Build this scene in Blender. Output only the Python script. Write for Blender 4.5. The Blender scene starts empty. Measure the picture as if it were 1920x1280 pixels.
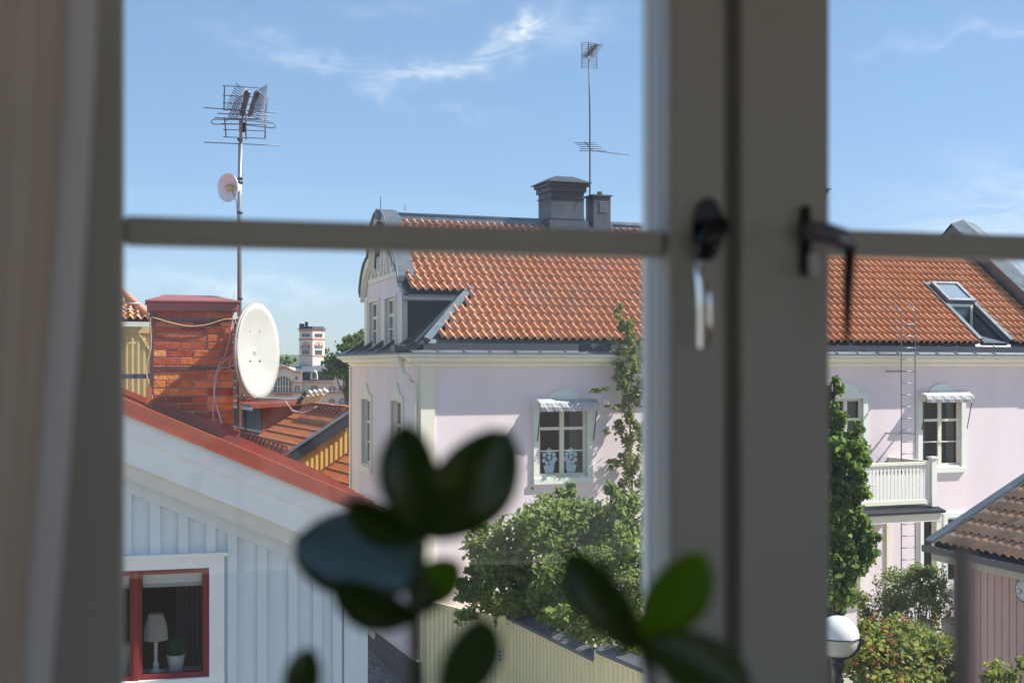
import bpy, math, random
import numpy as np
from mathutils import Vector, Matrix
random.seed(7); rng = np.random.default_rng(7)
R = math.radians
SC = bpy.context.scene
COL = SC.collection

# ------------------------------------------------------------------ camera, sky, sun, exposure
FPX = 2480.0; HORIZON = 685.0; H = 7.45            # focal length in pixels of a 1920 wide frame, horizon row, eye height
cam = bpy.data.cameras.new('camera'); cam_o = bpy.data.objects.new('camera', cam); COL.objects.link(cam_o)
cam_o.location = (0, 0, H); cam_o.rotation_euler = (R(90), 0, 0)
cam.sensor_width = 36; cam.lens = FPX / 1920 * 36; cam.shift_y = (HORIZON - 640) / 1920
cam.clip_start = 0.02; cam.clip_end = 6000
cam.dof.use_dof = True; cam.dof.focus_distance = 27; cam.dof.aperture_fstop = 5.8
SC.camera = cam_o

SUN_DIR = Vector((1.005, 0.038, 1.0)).normalized()
world = bpy.data.worlds.new('World'); SC.world = world; world.use_nodes = True
nt = world.node_tree; N = nt.nodes; LK = nt.links
for n in list(N): N.remove(n)
def nn(tree, t, **kw):
    n = tree.nodes.new(t)
    for k, v in kw.items(): setattr(n, k, v)
    return n
sky = nn(nt, 'ShaderNodeTexSky'); sky.sky_type = 'NISHITA'; sky.sun_disc = False
sky.sun_elevation = math.asin(SUN_DIR.z); sky.sun_rotation = math.atan2(SUN_DIR.x, SUN_DIR.y)
sky.altitude = 0; sky.air_density = 1.0; sky.dust_density = 0.25; sky.ozone_density = 2.2
bg = nn(nt, 'ShaderNodeBackground'); out = nn(nt, 'ShaderNodeOutputWorld')
geo = nn(nt, 'ShaderNodeTexCoord')
sep = nn(nt, 'ShaderNodeSeparateXYZ'); LK.new(geo.outputs['Generated'], sep.inputs[0])
def M(op, a, b=None, c=None, tree=nt, clamp=False):
    n = tree.nodes.new('ShaderNodeMath'); n.operation = op; n.use_clamp = clamp
    for i, v in enumerate((a, b, c)):
        if v is None: continue
        if isinstance(v, (int, float)): n.inputs[i].default_value = v
        else: tree.links.new(v, n.inputs[i])
    return n.outputs[0]
def mix(tree, fac, a, b):
    n = tree.nodes.new('ShaderNodeMix'); n.data_type = 'RGBA'
    for i, v in ((0, fac), (6, a), (7, b)):
        if isinstance(v, (int, float)): n.inputs[i].default_value = v
        elif isinstance(v, (tuple, list)): n.inputs[i].default_value = (*v[:3], 1)
        else: tree.links.new(v, n.inputs[i])
    return n.outputs[2]
# cirrus: azimuth / elevation coordinates of the direction, warped by noise
az = M('ARCTAN2', sep.outputs[0], sep.outputs[1]); el = M('ARCSINE', sep.outputs[2])
cmb = nn(nt, 'ShaderNodeCombineXYZ'); LK.new(az, cmb.inputs[0]); LK.new(el, cmb.inputs[1])
def wnoise(scale, detail, rough, sx=1, sy=1, rot=0, dist=0):
    mp = nn(nt, 'ShaderNodeMapping'); mp.inputs['Scale'].default_value = (sx, sy, 1); mp.inputs['Rotation'].default_value = (0, 0, rot)
    LK.new(cmb.outputs[0], mp.inputs[0])
    t = nn(nt, 'ShaderNodeTexNoise'); t.inputs['Scale'].default_value = scale; t.inputs['Detail'].default_value = detail
    t.inputs['Roughness'].default_value = rough; t.inputs['Distortion'].default_value = dist
    LK.new(mp.outputs[0], t.inputs['Vector']); return t.outputs[0]
warp = M('MULTIPLY', M('SUBTRACT', wnoise(22, 3, .6), .5), .05)
fib = wnoise(16, 8, .68, 1, 3.4, R(-24), .9)
fib = M('MULTIPLY', M('SUBTRACT', fib, .40), 3.2, clamp=True)
def wisp(px, py, lx, ly, ang, amp, bend=0.0):
    a0 = math.atan2((px - 960) / FPX, 1); e0 = math.atan((HORIZON - py) / FPX)
    dx = M('SUBTRACT', az, a0); dy = M('ADD', M('SUBTRACT', el, e0), warp)
    ca, sa = math.cos(ang), math.sin(ang)
    u = M('ADD', M('MULTIPLY', dx, ca), M('MULTIPLY', dy, sa))
    v = M('SUBTRACT', M('MULTIPLY', dy, ca), M('MULTIPLY', dx, sa))
    if bend: v = M('SUBTRACT', v, M('MULTIPLY', M('MULTIPLY', u, u), bend))
    q = M('ADD', M('POWER', M('DIVIDE', u, lx), 2), M('POWER', M('DIVIDE', v, ly), 2))
    return M('MULTIPLY', M('POWER', 2.718, M('MULTIPLY', q, -1)), amp)
wl = [wisp(860, 128, .065, .0085, R(16), .95, 3.2), wisp(985, 62, .018, .0075, R(66), .8), wisp(700, 172, .014, .006, R(0), .5),
      wisp(510, 100, .042, .008, R(-14), .42), wisp(600, 132, .012, .005, R(5), .35), wisp(830, 210, .04, .004, R(-6), .25),
      wisp(1830, 100, .07, .006, R(3), .35), wisp(440, 540, .10, .009, R(-4), .55), wisp(780, 10, .05, .006, R(5), .3),
      wisp(1900, 400, .11, .03, R(18), .5), wisp(1060, 60, .035, .012, R(10), .35)]
s = wl[0]
for w_ in wl[1:]: s = M('ADD', s, w_)
veil = M('MULTIPLY', M('SUBTRACT', wnoise(3, 6, .6, 1, 2.5, R(10)), .52), .9, clamp=True)
s = M('ADD', s, M('MULTIPLY', veil, .35))
cl = M('MULTIPLY', s, M('ADD', M('MULTIPLY', fib, .85), .12), clamp=True)
cl = M('MULTIPLY', cl, .92)
ssep = nn(nt, 'ShaderNodeSeparateColor'); LK.new(sky.outputs[0], ssep.inputs[0]); scmb = nn(nt, 'ShaderNodeCombineColor')
for i_, (a_, g_) in enumerate(((.653, .65), (.861, .6), (.845, .75))):       # softer contrast between zenith and horizon, all round the sky
    LK.new(M('MULTIPLY', M('POWER', ssep.outputs[i_], g_), a_), scmb.inputs[i_])
skyc = mix(nt, cl, scmb.outputs[0], (3.9, 4.05, 4.2))
LK.new(skyc, bg.inputs[0]); bg.inputs[1].default_value = 0.105
LK.new(bg.outputs[0], out.inputs[0])

sl = bpy.data.lights.new('sun', 'SUN'); sl.energy = 3.4; sl.angle = R(.53); sl.color = (1, .955, .88)
so = bpy.data.objects.new('sun', sl); COL.objects.link(so); so.rotation_euler = SUN_DIR.to_track_quat('Z', 'Y').to_euler()
so.location = (20, -5, 30)
SC.view_settings.view_transform = 'Standard'; SC.view_settings.look = 'None'; SC.view_settings.exposure = 1.55; SC.view_settings.gamma = 1
SC.view_settings.use_curve_mapping = False
SC.render.engine = 'CYCLES'; SC.cycles.max_bounces = 10; SC.cycles.diffuse_bounces = 5; SC.cycles.transparent_max_bounces = 24
SC.cycles.sample_clamp_indirect = 6

# ------------------------------------------------------------------ materials
def mat(name, col, rough=.7, var=.15, scale=6, bump=.0, bscale=60, col2=None, metal=0, spec=.4, rnd=0, stretch=(1, 1, 1), rcols=None, transl=0, coat=0, tmul=1.0):
    m = bpy.data.materials.new(name); m.use_nodes = True; t = m.node_tree
    b = t.nodes['Principled BSDF']; b.inputs['Roughness'].default_value = rough; b.inputs['Metallic'].default_value = metal
    b.inputs['Specular IOR Level'].default_value = spec
    if coat: b.inputs['Coat Weight'].default_value = coat; b.inputs['Coat Roughness'].default_value = .12
    tc = nn(t, 'ShaderNodeTexCoord'); mp = nn(t, 'ShaderNodeMapping'); mp.inputs['Scale'].default_value = stretch
    t.links.new(tc.outputs['Object'], mp.inputs[0])
    vec = mp.outputs[0]
    if rnd or rcols:
        oi = nn(t, 'ShaderNodeObjectInfo'); g = nn(t, 'ShaderNodeNewGeometry')
        r = M('FRACT', M('ADD', oi.outputs['Random'], g.outputs['Random Per Island'], tree=t), tree=t)
        va = nn(t, 'ShaderNodeVectorMath'); va.operation = 'ADD'; cx = nn(t, 'ShaderNodeCombineXYZ')
        t.links.new(M('MULTIPLY', r, 37.0, tree=t), cx.inputs[0]); t.links.new(M('MULTIPLY', r, 91.0, tree=t), cx.inputs[1])
        t.links.new(vec, va.inputs[0]); t.links.new(cx.outputs[0], va.inputs[1]); vec = va.outputs[0]
    no = nn(t, 'ShaderNodeTexNoise'); no.inputs['Scale'].default_value = scale; no.inputs['Detail'].default_value = 6; no.inputs['Roughness'].default_value = .62
    t.links.new(vec, no.inputs['Vector'])
    fac = M('MULTIPLY', M('SUBTRACT', no.outputs[0], .32, tree=t), 2.6, tree=t, clamp=True)
    c2 = col2 if col2 else tuple(c * (1 - var) for c in col)
    base = tuple(col)
    if rcols:
        cr = nn(t, 'ShaderNodeValToRGB'); cr.color_ramp.interpolation = 'LINEAR'
        e = cr.color_ramp.elements
        while len(e) < len(rcols): e.new(.5)
        for i, c in enumerate(rcols): e[i].position = i / (len(rcols) - 1); e[i].color = (*c, 1)
        t.links.new(r, cr.inputs[0]); base = cr.outputs[0]
        if not col2:
            c2 = mix(t, 1 - var, (0, 0, 0), base)
    cc = mix(t, M('SUBTRACT', 1, fac, tree=t), base, c2)
    if rnd:
        hs = nn(t, 'ShaderNodeHueSaturation'); t.links.new(cc, hs.inputs['Color'])
        t.links.new(M('ADD', 1 - rnd / 2, M('MULTIPLY', r, rnd, tree=t), tree=t), hs.inputs['Value']); cc = hs.outputs[0]
    t.links.new(cc, b.inputs['Base Color'])
    ro = M('ADD', rough - .06, M('MULTIPLY', fac, .12, tree=t), tree=t); t.links.new(ro, b.inputs['Roughness'])
    if bump:
        nb = nn(t, 'ShaderNodeTexNoise'); nb.inputs['Scale'].default_value = bscale; nb.inputs['Detail'].default_value = 5
        t.links.new(vec if (rnd or rcols) else (tc.outputs['Object'] if name == 'pink_plaster' else vec), nb.inputs['Vector'])
        bp = nn(t, 'ShaderNodeBump'); bp.inputs['Strength'].default_value = bump; bp.inputs['Distance'].default_value = .02
        t.links.new(nb.outputs[0], bp.inputs['Height']); t.links.new(bp.outputs[0], b.inputs['Normal'])
    if transl:
        tr = nn(t, 'ShaderNodeBsdfTranslucent'); hv = nn(t, 'ShaderNodeHueSaturation'); hv.inputs['Value'].default_value = tmul; t.links.new(cc, hv.inputs['Color']); t.links.new(hv.outputs[0], tr.inputs[0])
        ms = nn(t, 'ShaderNodeMixShader'); ms.inputs[0].default_value = transl
        t.links.new(b.outputs[0], ms.inputs[1]); t.links.new(tr.outputs[0], ms.inputs[2])
        t.links.new(ms.outputs[0], t.nodes['Material Output'].inputs[0])
    return m
def glass(name, tint=(.93, .95, .95), refl=1.0, ior=1.5, dust=0):
    m = bpy.data.materials.new(name); m.use_nodes = True; t = m.node_tree
    for n in list(t.nodes):
        if n.type != 'OUTPUT_MATERIAL': t.nodes.remove(n)
    tr = nn(t, 'ShaderNodeBsdfTransparent'); tr.inputs[0].default_value = (*tint, 1)
    gl = nn(t, 'ShaderNodeBsdfGlossy'); gl.inputs['Roughness'].default_value = .01
    no = nn(t, 'ShaderNodeTexNoise'); no.inputs['Scale'].default_value = 2.2
    tc = nn(t, 'ShaderNodeTexCoord'); t.links.new(tc.outputs['Object'], no.inputs[0])
    bp = nn(t, 'ShaderNodeBump'); bp.inputs['Strength'].default_value = .06; bp.inputs['Distance'].default_value = .05
    t.links.new(no.outputs[0], bp.inputs['Height'])
    if refl > .5: t.links.new(bp.outputs[0], gl.inputs['Normal'])
    fr = nn(t, 'ShaderNodeFresnel'); fr.inputs[0].default_value = ior
    ms = nn(t, 'ShaderNodeMixShader'); t.links.new(M('MULTIPLY', fr.outputs[0], refl, tree=t), ms.inputs[0])
    t.links.new(tr.outputs[0], ms.inputs[1]); t.links.new(gl.outputs[0], ms.inputs[2])
    last = ms.outputs[0]
    if dust:
        tl = nn(t, 'ShaderNodeBsdfTranslucent'); tl.inputs[0].default_value = (.9, .9, .9, 1)
        mp = nn(t, 'ShaderNodeMapping'); mp.inputs['Scale'].default_value = (2.4, 1, .5); t.links.new(tc.outputs['Object'], mp.inputs[0])
        n2 = nn(t, 'ShaderNodeTexNoise'); n2.inputs['Scale'].default_value = 6; n2.inputs['Detail'].default_value = 5; t.links.new(mp.outputs[0], n2.inputs[0])
        m2 = nn(t, 'ShaderNodeMixShader'); t.links.new(M('MULTIPLY', n2.outputs[0], dust * 2, tree=t), m2.inputs[0]); t.links.new(last, m2.inputs[1]); t.links.new(tl.outputs[0], m2.inputs[2]); last = m2.outputs[0]
    t.links.new(last, [n for n in t.nodes if n.type == 'OUTPUT_MATERIAL'][0].inputs[0])
    return m
PINK = mat('pink_plaster', (.81, .695, .715), .9, .11, 1.1, .35, 26, spec=.2, stretch=(1, 1, .3))
CREAM = mat('cream_plaster', (.80, .76, .62), .8, .08, 3, .1, 40, spec=.25)
WHITEG = mat('greenish_white_plaster', (.74, .77, .70), .8, .06, 3, .1, 40, spec=.25)
SASH = mat('cream_window_paint', (.76, .73, .60), .5, .08, 8, .05, 60)
DKMETAL = mat('dark_roof_sheet', (.014, .018, .027), .45, .35, 3, .06, 14, col2=(.024, .029, .038), spec=.35)
GRMETAL = mat('weathered_grey_sheet', (.16, .19, .215), .45, .4, 4, .06, 14, metal=.25, spec=.6)
CLAY = mat('clay_pantile', (.5, .2, .1), .72, .25, 7, .2, 70, rnd=.14,
           rcols=[(.66, .275, .125), (.72, .33, .16), (.68, .30, .14), (.63, .285, .155), (.74, .35, .175), (.60, .31, .195), (.68, .275, .12)])
# lichen and soot on the pantiles: broad patches in world space
def add_lichen(m):
    t = m.node_tree; b = t.nodes['Principled BSDF']; src = b.inputs['Base Color'].links[0].from_socket
    g = nn(t, 'ShaderNodeNewGeometry'); mp = nn(t, 'ShaderNodeMapping'); mp.inputs['Scale'].default_value = (.55, .55, .55); t.links.new(g.outputs['Position'], mp.inputs[0])
    n1 = nn(t, 'ShaderNodeTexNoise'); n1.inputs['Scale'].default_value = 1.1; n1.inputs['Detail'].default_value = 3; t.links.new(mp.outputs[0], n1.inputs[0])
    n2 = nn(t, 'ShaderNodeTexNoise'); n2.inputs['Scale'].default_value = 26; n2.inputs['Detail'].default_value = 5; t.links.new(mp.outputs[0], n2.inputs[0])
    f = M('MULTIPLY', M('SUBTRACT', M('ADD', n1.outputs[0], M('MULTIPLY', n2.outputs[0], .5, tree=t), tree=t), .84, tree=t), 4.5, tree=t, clamp=True)
    t.links.new(mix(t, M('MULTIPLY', f, .6, tree=t), src, (.24, .20, .14)), b.inputs['Base Color'])
add_lichen(CLAY)
CLAY2 = mat('old_grey_pantile', (.3, .2, .15), .85, .35, 9, .25, 60, rnd=.4, rcols=[(.66, .30, .16), (.60, .36, .22), (.70, .34, .18), (.54, .36, .24)], col2=(.50, .32, .20))
BRICK = mat('red_brick', (.42, .12, .05), .75, .45, 13, .5, 50, rnd=.45,
            rcols=[(.54, .10, .03), (.64, .16, .045), (.48, .075, .025), (.70, .21, .06), (.30, .055, .03), (.60, .12, .035), (.85, .38, .10), (.64, .15, .04)])
MORTAR = mat('mortar', (.40, .33, .29), .95, .3, 30, .3, 90)
REDM = mat('red_roof_paint', (.34, .085, .052), .5, .18, 5, .06, 20, spec=.35)
REDD = mat('dusty_red_sheet', (.30, .105, .10), .55, .2, 7, .06, 20)
RUST = mat('rust_orange_roof', (.50, .165, .055), .6, .4, 2.2, .1, 30, col2=(.38, .12, .05))
YELLOW = mat('yellow_boarding', (.66, .42, .12), .8, .15, 4, .1, 40, stretch=(1, 1, .15))
OCHRE = mat('pale_ochre_boarding', (.70, .48, .20), .8, .2, 4, .1, 40, stretch=(1, 1, .15), col2=(.74, .58, .30))
BLUEB = mat('blue_grey_boarding', (.73, .785, .83), .62, .09, 9, .22, 55, stretch=(1, 1, .2))
WHITEB = mat('white_boarding', (.90, .895, .87), .6, .07, 6, .08, 40)
CREAMB = mat('cream_board', (.76, .71, .60), .7, .06, 6, .08, 40)
REDW = mat('red_window_paint', (.26, .03, .028), .42, .2, 9, .1, 60, stretch=(1, 1, .3))
PLINTH = mat('dark_plinth', (.14, .125, .125), .85, .3, 9, .3, 40)
COBBLE = mat('cobble', (.34, .32, .29), .8, .3, 14, .4, 50, rnd=.5)
DIRT = mat('street_dirt', (.30, .275, .245), .95, .4, 3, .4, 30)
GRASS = mat('garden_ground', (.36, .33, .28), .95, .4, 2, .4, 30)
STEEL = mat('galvanised_steel', (.42, .43, .45), .4, .2, 9, metal=.75, spec=.5)
ALU = mat('dull_aluminium', (.30, .32, .35), .42, .2, 9, metal=.7)
DARKP = mat('black_plastic', (.02, .022, .026), .45, .2, 9)
BLACKI = mat('black_iron', (.015, .015, .017), .35, .2, 9, spec=.5)
DISH = mat('dish_enamel', (.45, .445, .41), .5, .16, 2.2, spec=.3)
WHITEP = mat('white_plastic', (.80, .80, .80), .35, .05, 5)
TAN = mat('tan_plastic', (.62, .46, .24), .5, .15, 5)
WIREW = mat('pale_cable', (.62, .55, .52), .6, .1, 9)
WIREY = mat('yellow_cable', (.55, .42, .22), .6, .1, 9)
FENCEM = mat('cream_fence_paint', (.88, .77, .46), .75, .08, 6, .1, 50, stretch=(1, 1, .2))
SHINGLE = mat('weathered_wood_cap', (.17, .17, .175), .6, .4, 20, .3, 50)
ROSEB = mat('dusky_pink_boarding', (.64, .42, .375), .8, .12, 5, .1, 50, stretch=(1, 1, .2))
GLASS = glass('window_glass', dust=.035); PANE = glass('house_pane', (.7, .75, .72), 1.2)
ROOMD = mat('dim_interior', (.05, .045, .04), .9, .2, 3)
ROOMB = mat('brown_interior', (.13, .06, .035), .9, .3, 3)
CURT = mat('net_curtain', (.5, .5, .47), .9, .1, 9, transl=.3, stretch=(8, 8, .3))
AWN = mat('grey_awning_cloth', (.42, .42, .44), .7, .12, 9, .25, 20, stretch=(1, 1, 1))
FRAMEW = mat('indoor_window_paint', (.46, .45, .415), .42, .05, 4, spec=.5)
STUCCO = mat('far_white_stucco', (.62, .56, .50), .9, .06, .5)
FBRICK = mat('far_brick_trim', (.50, .22, .14), .9, .1, .5)
FROOF = mat('far_slate_roof', (.10, .115, .14), .6, .2, .5)
FBLACK = mat('far_black_roof', (.025, .03, .04), .5, .2, .5)
FGLASS = mat('far_window_glass', (.06, .10, .12), .2, .3, .8, spec=.6)
def leafm(name, c1, c2, c3, c4=None, transl=.42, rough=.55):
    return mat(name, c1, rough, .2, 3, rcols=[c1, c2, c3] + ([c4] if c4 else []), transl=transl, spec=.2, rnd=.3, tmul=1.5)
LILAC = leafm('lilac_leaf', (.14, .22, .045), (.20, .28, .06), (.27, .33, .10), (.10, .16, .045))
VINEL = leafm('climber_leaf', (.19, .23, .05), (.25, .28, .07), (.13, .17, .04))
MAPLE = leafm('maple_leaf', (.13, .23, .045), (.19, .29, .06), (.09, .16, .045), (.25, .34, .09))
SMALLL = leafm('small_pale_leaf', (.20, .25, .07), (.25, .29, .09), (.14, .19, .055))
ROSEL = leafm('rose_leaf', (.20, .26, .06), (.32, .32, .06), (.13, .21, .07), (.42, .38, .08))
HIP = mat('rose_hip', (.35, .05, .02), .4, .2, 9)
FARL = leafm('far_tree_leaf', (.10, .16, .04), (.15, .21, .05), (.07, .12, .035))
FORL = leafm('far_wood_leaf', (.10, .14, .06), (.13, .17, .07), (.08, .12, .06))
BARK = mat('bark', (.10, .075, .055), .9, .3, 12, .4, 40)
HOUSEL = mat('houseplant_leaf', (.045, .11, .015), .30, .3, 14, spec=.5, transl=.42, coat=.3, tmul=2.6)
HOUSELL = mat('young_houseplant_leaf', (.16, .26, .02), .38, .3, 14, spec=.4, transl=.75, tmul=2.2)
STEMM = mat('plant_stem', (.05, .07, .02), .6, .3, 20)
CHROME = mat('polished_chrome', (.85, .85, .86), .06, .05, 5, metal=1)
DARKH = mat('dark_metal_handle', (.05, .05, .055), .22, .2, 5, metal=.7, spec=.6)

# ------------------------------------------------------------------ mesh helpers
class MB:
    def __init__(s): s.v = []; s.f = []; s.M = Matrix.Identity(4); s.sm = []
    def add(s, vs, fs, smooth=False):
        o = len(s.v); s.v += [tuple(s.M @ Vector(v)) for v in vs]; s.f += [tuple(i + o for i in f) for f in fs]; s.sm += [smooth] * len(fs); return s
    def box(s, x0, x1, y0, y1, z0, z1):
        return s.add([(x0, y0, z0), (x1, y0, z0), (x1, y1, z0), (x0, y1, z0), (x0, y0, z1), (x1, y0, z1), (x1, y1, z1), (x0, y1, z1)],
              [(0, 3, 2, 1), (4, 5, 6, 7), (0, 1, 5, 4), (1, 2, 6, 5), (2, 3, 7, 6), (3, 0, 4, 7)])
    def prism(s, pts, d):                                           # planar polygon (3D points) pushed along d
        n = len(pts); d = Vector(d); a = [Vector(p) for p in pts]; b = [p + d for p in a]
        return s.add(a + b, [tuple(range(n)), tuple(range(2 * n - 1, n - 1, -1))] + [(i, (i + 1) % n + 0, (i + 1) % n + n, i + n)[::-1] for i in range(n)])
    def beam(s, p, q, w, h, up=(0, 0, 1)):                          # rectangular bar from p to q
        p = Vector(p); q = Vector(q); d = (q - p).normalized(); sd = d.cross(Vector(up)).normalized(); u = sd.cross(d)
        r = [p + sd * a * w / 2 + u * b * h / 2 for a, b in ((-1, -1), (1, -1), (1, 1), (-1, 1))]
        return s.prism(r, q - p)
    def tube(s, path, r, n=7, caps=True):
        P = [Vector(p) for p in path]; rr = r if isinstance(r, (list, tuple)) else [r] * len(P); vs = []; fs = []
        ref = Vector((.13, .31, .94))
        for i, p in enumerate(P):
            d = (P[min(i + 1, len(P) - 1)] - P[max(i - 1, 0)])
            d = d.normalized() if d.length > 1e-9 else Vector((0, 0, 1))
            if abs(d.dot(ref)) > .97: ref = Vector((.94, .3, .1))
            a = d.cross(ref).normalized(); b = d.cross(a)
            for k in range(n):
                t = 2 * math.pi * k / n; vs.append(p + (a * math.cos(t) + b * math.sin(t)) * rr[i])
        for i in range(len(P) - 1):
            for k in range(n): fs.append((i * n + k, i * n + (k + 1) % n, (i + 1) * n + (k + 1) % n, (i + 1) * n + k))
        if caps: fs += [tuple(range(n))[::-1], tuple(range((len(P) - 1) * n, len(P) * n))]
        return s.add(vs, fs, True)
    def lathe(s, prof, c=(0, 0, 0), n=16):
        vs = []; fs = []
        for r, z in prof:
            for k in range(n):
                t = 2 * math.pi * k / n; vs.append((c[0] + r * math.cos(t), c[1] + r * math.sin(t), c[2] + z))
        for i in range(len(prof) - 1):
            for k in range(n): fs.append((i * n + k, i * n + (k + 1) % n, (i + 1) * n + (k + 1) % n, (i + 1) * n + k))
        return s.add(vs, fs, True)
    def mesh(s, name, m):
        me = bpy.data.meshes.new(name); me.from_pydata(s.v, [], s.f); me.materials.append(m)
        me.polygons.foreach_set('use_smooth', s.sm); me.update(); return me
    def build(s, name, m, parent=None, **props):
        o = bpy.data.objects.new(name, s.mesh(name, m)); COL.objects.link(o); o.parent = parent
        for k, v in props.items(): o[k] = v
        return o
def inst(name, me, parent, loc=(0, 0, 0), rot=(0, 0, 0), scale=(1, 1, 1), M4=None):
    o = bpy.data.objects.new(name, me); COL.objects.link(o); o.parent = parent
    if M4 is not None: o.matrix_local = M4
    else: o.location = loc; o.rotation_euler = rot; o.scale = scale
    return o
def thing(name, label, cat, loc=(0, 0, 0), rz=0, group=None):
    o = bpy.data.objects.new(name, None); COL.objects.link(o); o.location = loc; o.rotation_euler = (0, 0, rz)
    o['label'] = label; o['category'] = cat; o.empty_display_size = .2
    if group: o['group'] = group
    return o
def bevel(o, w=.01, seg=1):
    m = o.modifiers.new('bevel', 'BEVEL'); m.width = w; m.segments = seg; m.limit_method = 'ANGLE'; return o

class Fr:                                                           # a place's own axes: x along its street front, y away from the street
    def __init__(s, ox, oy, ang): s.o = Vector((ox, oy, 0)); s.a = ang; s.R = Matrix.Rotation(-ang, 3, 'Z')
    def l(s, w): return s.R @ (Vector(w) - s.o)
    def w(s, l): return s.R.inverted() @ Vector(l) + s.o
    def hit(s, px, py, p0, n):
        O = s.l((0, 0, H)); D = s.R @ Vector(((px - 960) / FPX, 1, (HORIZON - py) / FPX)); n = Vector(n)
        return O + D * ((Vector(p0) - O).dot(n) / D.dot(n))
    def oy(s, px, py, y): return s.hit(px, py, (0, y, 0), (0, 1, 0))
    def ox(s, px, py, x): return s.hit(px, py, (x, 0, 0), (1, 0, 0))
    def oz(s, px, py, z): return s.hit(px, py, (0, 0, z), (0, 0, 1))
def P(px, py, Y): return Vector(((px - 960) / FPX * Y, Y, H + (HORIZON - py) / FPX * Y))
def put(o, fr): o.location = fr.o; o.rotation_euler = (0, 0, fr.a); return o

def wall_holes(mb, x0, x1, z0, z1, y, holes, depth):               # a wall face at y with recessed openings
    xs = sorted({x0, x1, *[h[0] for h in holes], *[h[1] for h in holes]}); zs = sorted({z0, z1, *[h[2] for h in holes], *[h[3] for h in holes]})
    for i in range(len(xs) - 1):
        for j in range(len(zs) - 1):
            cx, cz = (xs[i] + xs[i + 1]) / 2, (zs[j] + zs[j + 1]) / 2
            if any(h[0] < cx < h[1] and h[2] < cz < h[3] for h in holes): continue
            mb.add([(xs[i], y, zs[j]), (xs[i + 1], y, zs[j]), (xs[i + 1], y, zs[j + 1]), (xs[i], y, zs[j + 1])], [(0, 1, 2, 3)])
    for a, b, c, d in holes:
        q = y + depth
        mb.add([(a, y, c), (b, y, c), (b, y, d), (a, y, d), (a, q, c), (b, q, c), (b, q, d), (a, q, d)], [(0, 4, 5, 1), (1, 5, 6, 2), (2, 6, 7, 3), (3, 7, 4, 0)])

def leaves(blobs, size, name, m, parent=None, aspect=1.7, droop=.3, jitter=.35, flat=.0, shell=.55, **props):
    """leaf-shaped folded faces spread in clumps; blobs = (centre, radii, count)"""
    C = []
    for c, r, n in blobs:
        k = max(3, n // 55)                                         # sub-clumps, so the mass breaks into tufts with gaps
        d = rng.normal(size=(k, 3)); d /= np.linalg.norm(d, axis=1)[:, None]
        sub = np.array(c) + d * np.array(r) * (shell + (1 - shell) * rng.random((k, 1))) * rng.uniform(.75, 1.08, (k, 1))
        idx = rng.integers(0, k, n)
        C.append(sub[idx] + rng.normal(size=(n, 3)) * np.array(r) * .17)
    C = np.vstack(C); n = len(C)
    ctr = np.mean([b[0] for b in blobs], axis=0)
    d1 = rng.normal(size=(n, 3)); d1[:, 2] -= droop; d1 /= np.linalg.norm(d1, axis=1)[:, None]
    up = rng.normal(size=(n, 3)); up[:, 2] += .9; sd = np.cross(d1, up); sd /= np.linalg.norm(sd, axis=1)[:, None]; nr = np.cross(sd, d1)
    L = size * rng.uniform(1 - jitter, 1 + jitter, (n, 1)); W = L / aspect / 2; fo = W * .35
    v = np.stack([C - d1 * L / 2, C - d1 * L * .12 + sd * W + nr * fo, C + d1 * L * .22 + sd * W * .7 + nr * fo, C + d1 * L / 2, C + d1 * L * .22 - sd * W * .7 + nr * fo, C - d1 * L * .12 - sd * W + nr * fo], 1).reshape(-1, 3)
    b = np.arange(n)[:, None] * 6
    f = np.stack([b + 0, b + 1, b + 2, b + 3, b + 0, b + 3, b + 4, b + 5], 1).reshape(-1, 4)
    me = bpy.data.meshes.new(name); me.vertices.add(len(v)); me.vertices.foreach_set('co', v.ravel())
    me.loops.add(f.size); me.loops.foreach_set('vertex_index', f.ravel().astype(np.int32)); me.polygons.add(len(f))
    me.polygons.foreach_set('loop_start', np.arange(0, f.size, 4, dtype=np.int32)); me.polygons.foreach_set('loop_total', np.full(len(f), 4, np.int32))
    me.update(calc_edges=True); me.materials.append(m)
    o = bpy.data.objects.new(name, me); COL.objects.link(o); o.parent = parent
    for k2, v2 in props.items(): o[k2] = v2
    return o
def branches(base, targets, r0, name, m, parent, wob=.12, n=5):
    mb = MB()
    for t in targets:
        a = Vector(base); b = Vector(t); pts = []
        for i in range(n + 1):
            q = i / n; p = a.lerp(b, q) + Vector([random.uniform(-1, 1) * wob * math.sin(q * 3.1) for _ in range(3)]); pts.append(p)
        mb.tube(pts, [r0 * (1 - .8 * i / n) for i in range(n + 1)], 6)
    return mb.build(name, m, parent)

# ------------------------------------------------------------------ ground
g = MB(); g.add([(-3000, -300, -.03), (3000, -300, -.03), (3000, 5000, -.03), (-3000, 5000, -.03)], [(0, 1, 2, 3)])
g.build('ground', GRASS, kind='structure')
AL = R(21.3); C0 = (-2.072, 29.7)
PF = Fr(*C0, AL)                                                    # pink house, street front
LF = Fr(*C0, R(90 + 16.9))                                          # its left side wall: x runs back along the wall, y points outward
BF = Fr(0, 0, R(15.7))                                              # our own window and the blue-grey house opposite
pf = MB(); pf.box(-14, 40, 0.3, 2, -.25, -.005); 
st = MB(); st.add([(-9, 8, -.012), (1.5, 8, -.012), (1.2, 24, -.012), (-.2, 28, -.012), (-2.3, 30, -.012), (-5.2, 40, -.012), (-9, 60, -.012), (-12, 60, -.012), (-5.6, 30, -.012)], [tuple(range(9))])
street = st.build('street', DIRT, kind='structure')
cb = MB()
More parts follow.
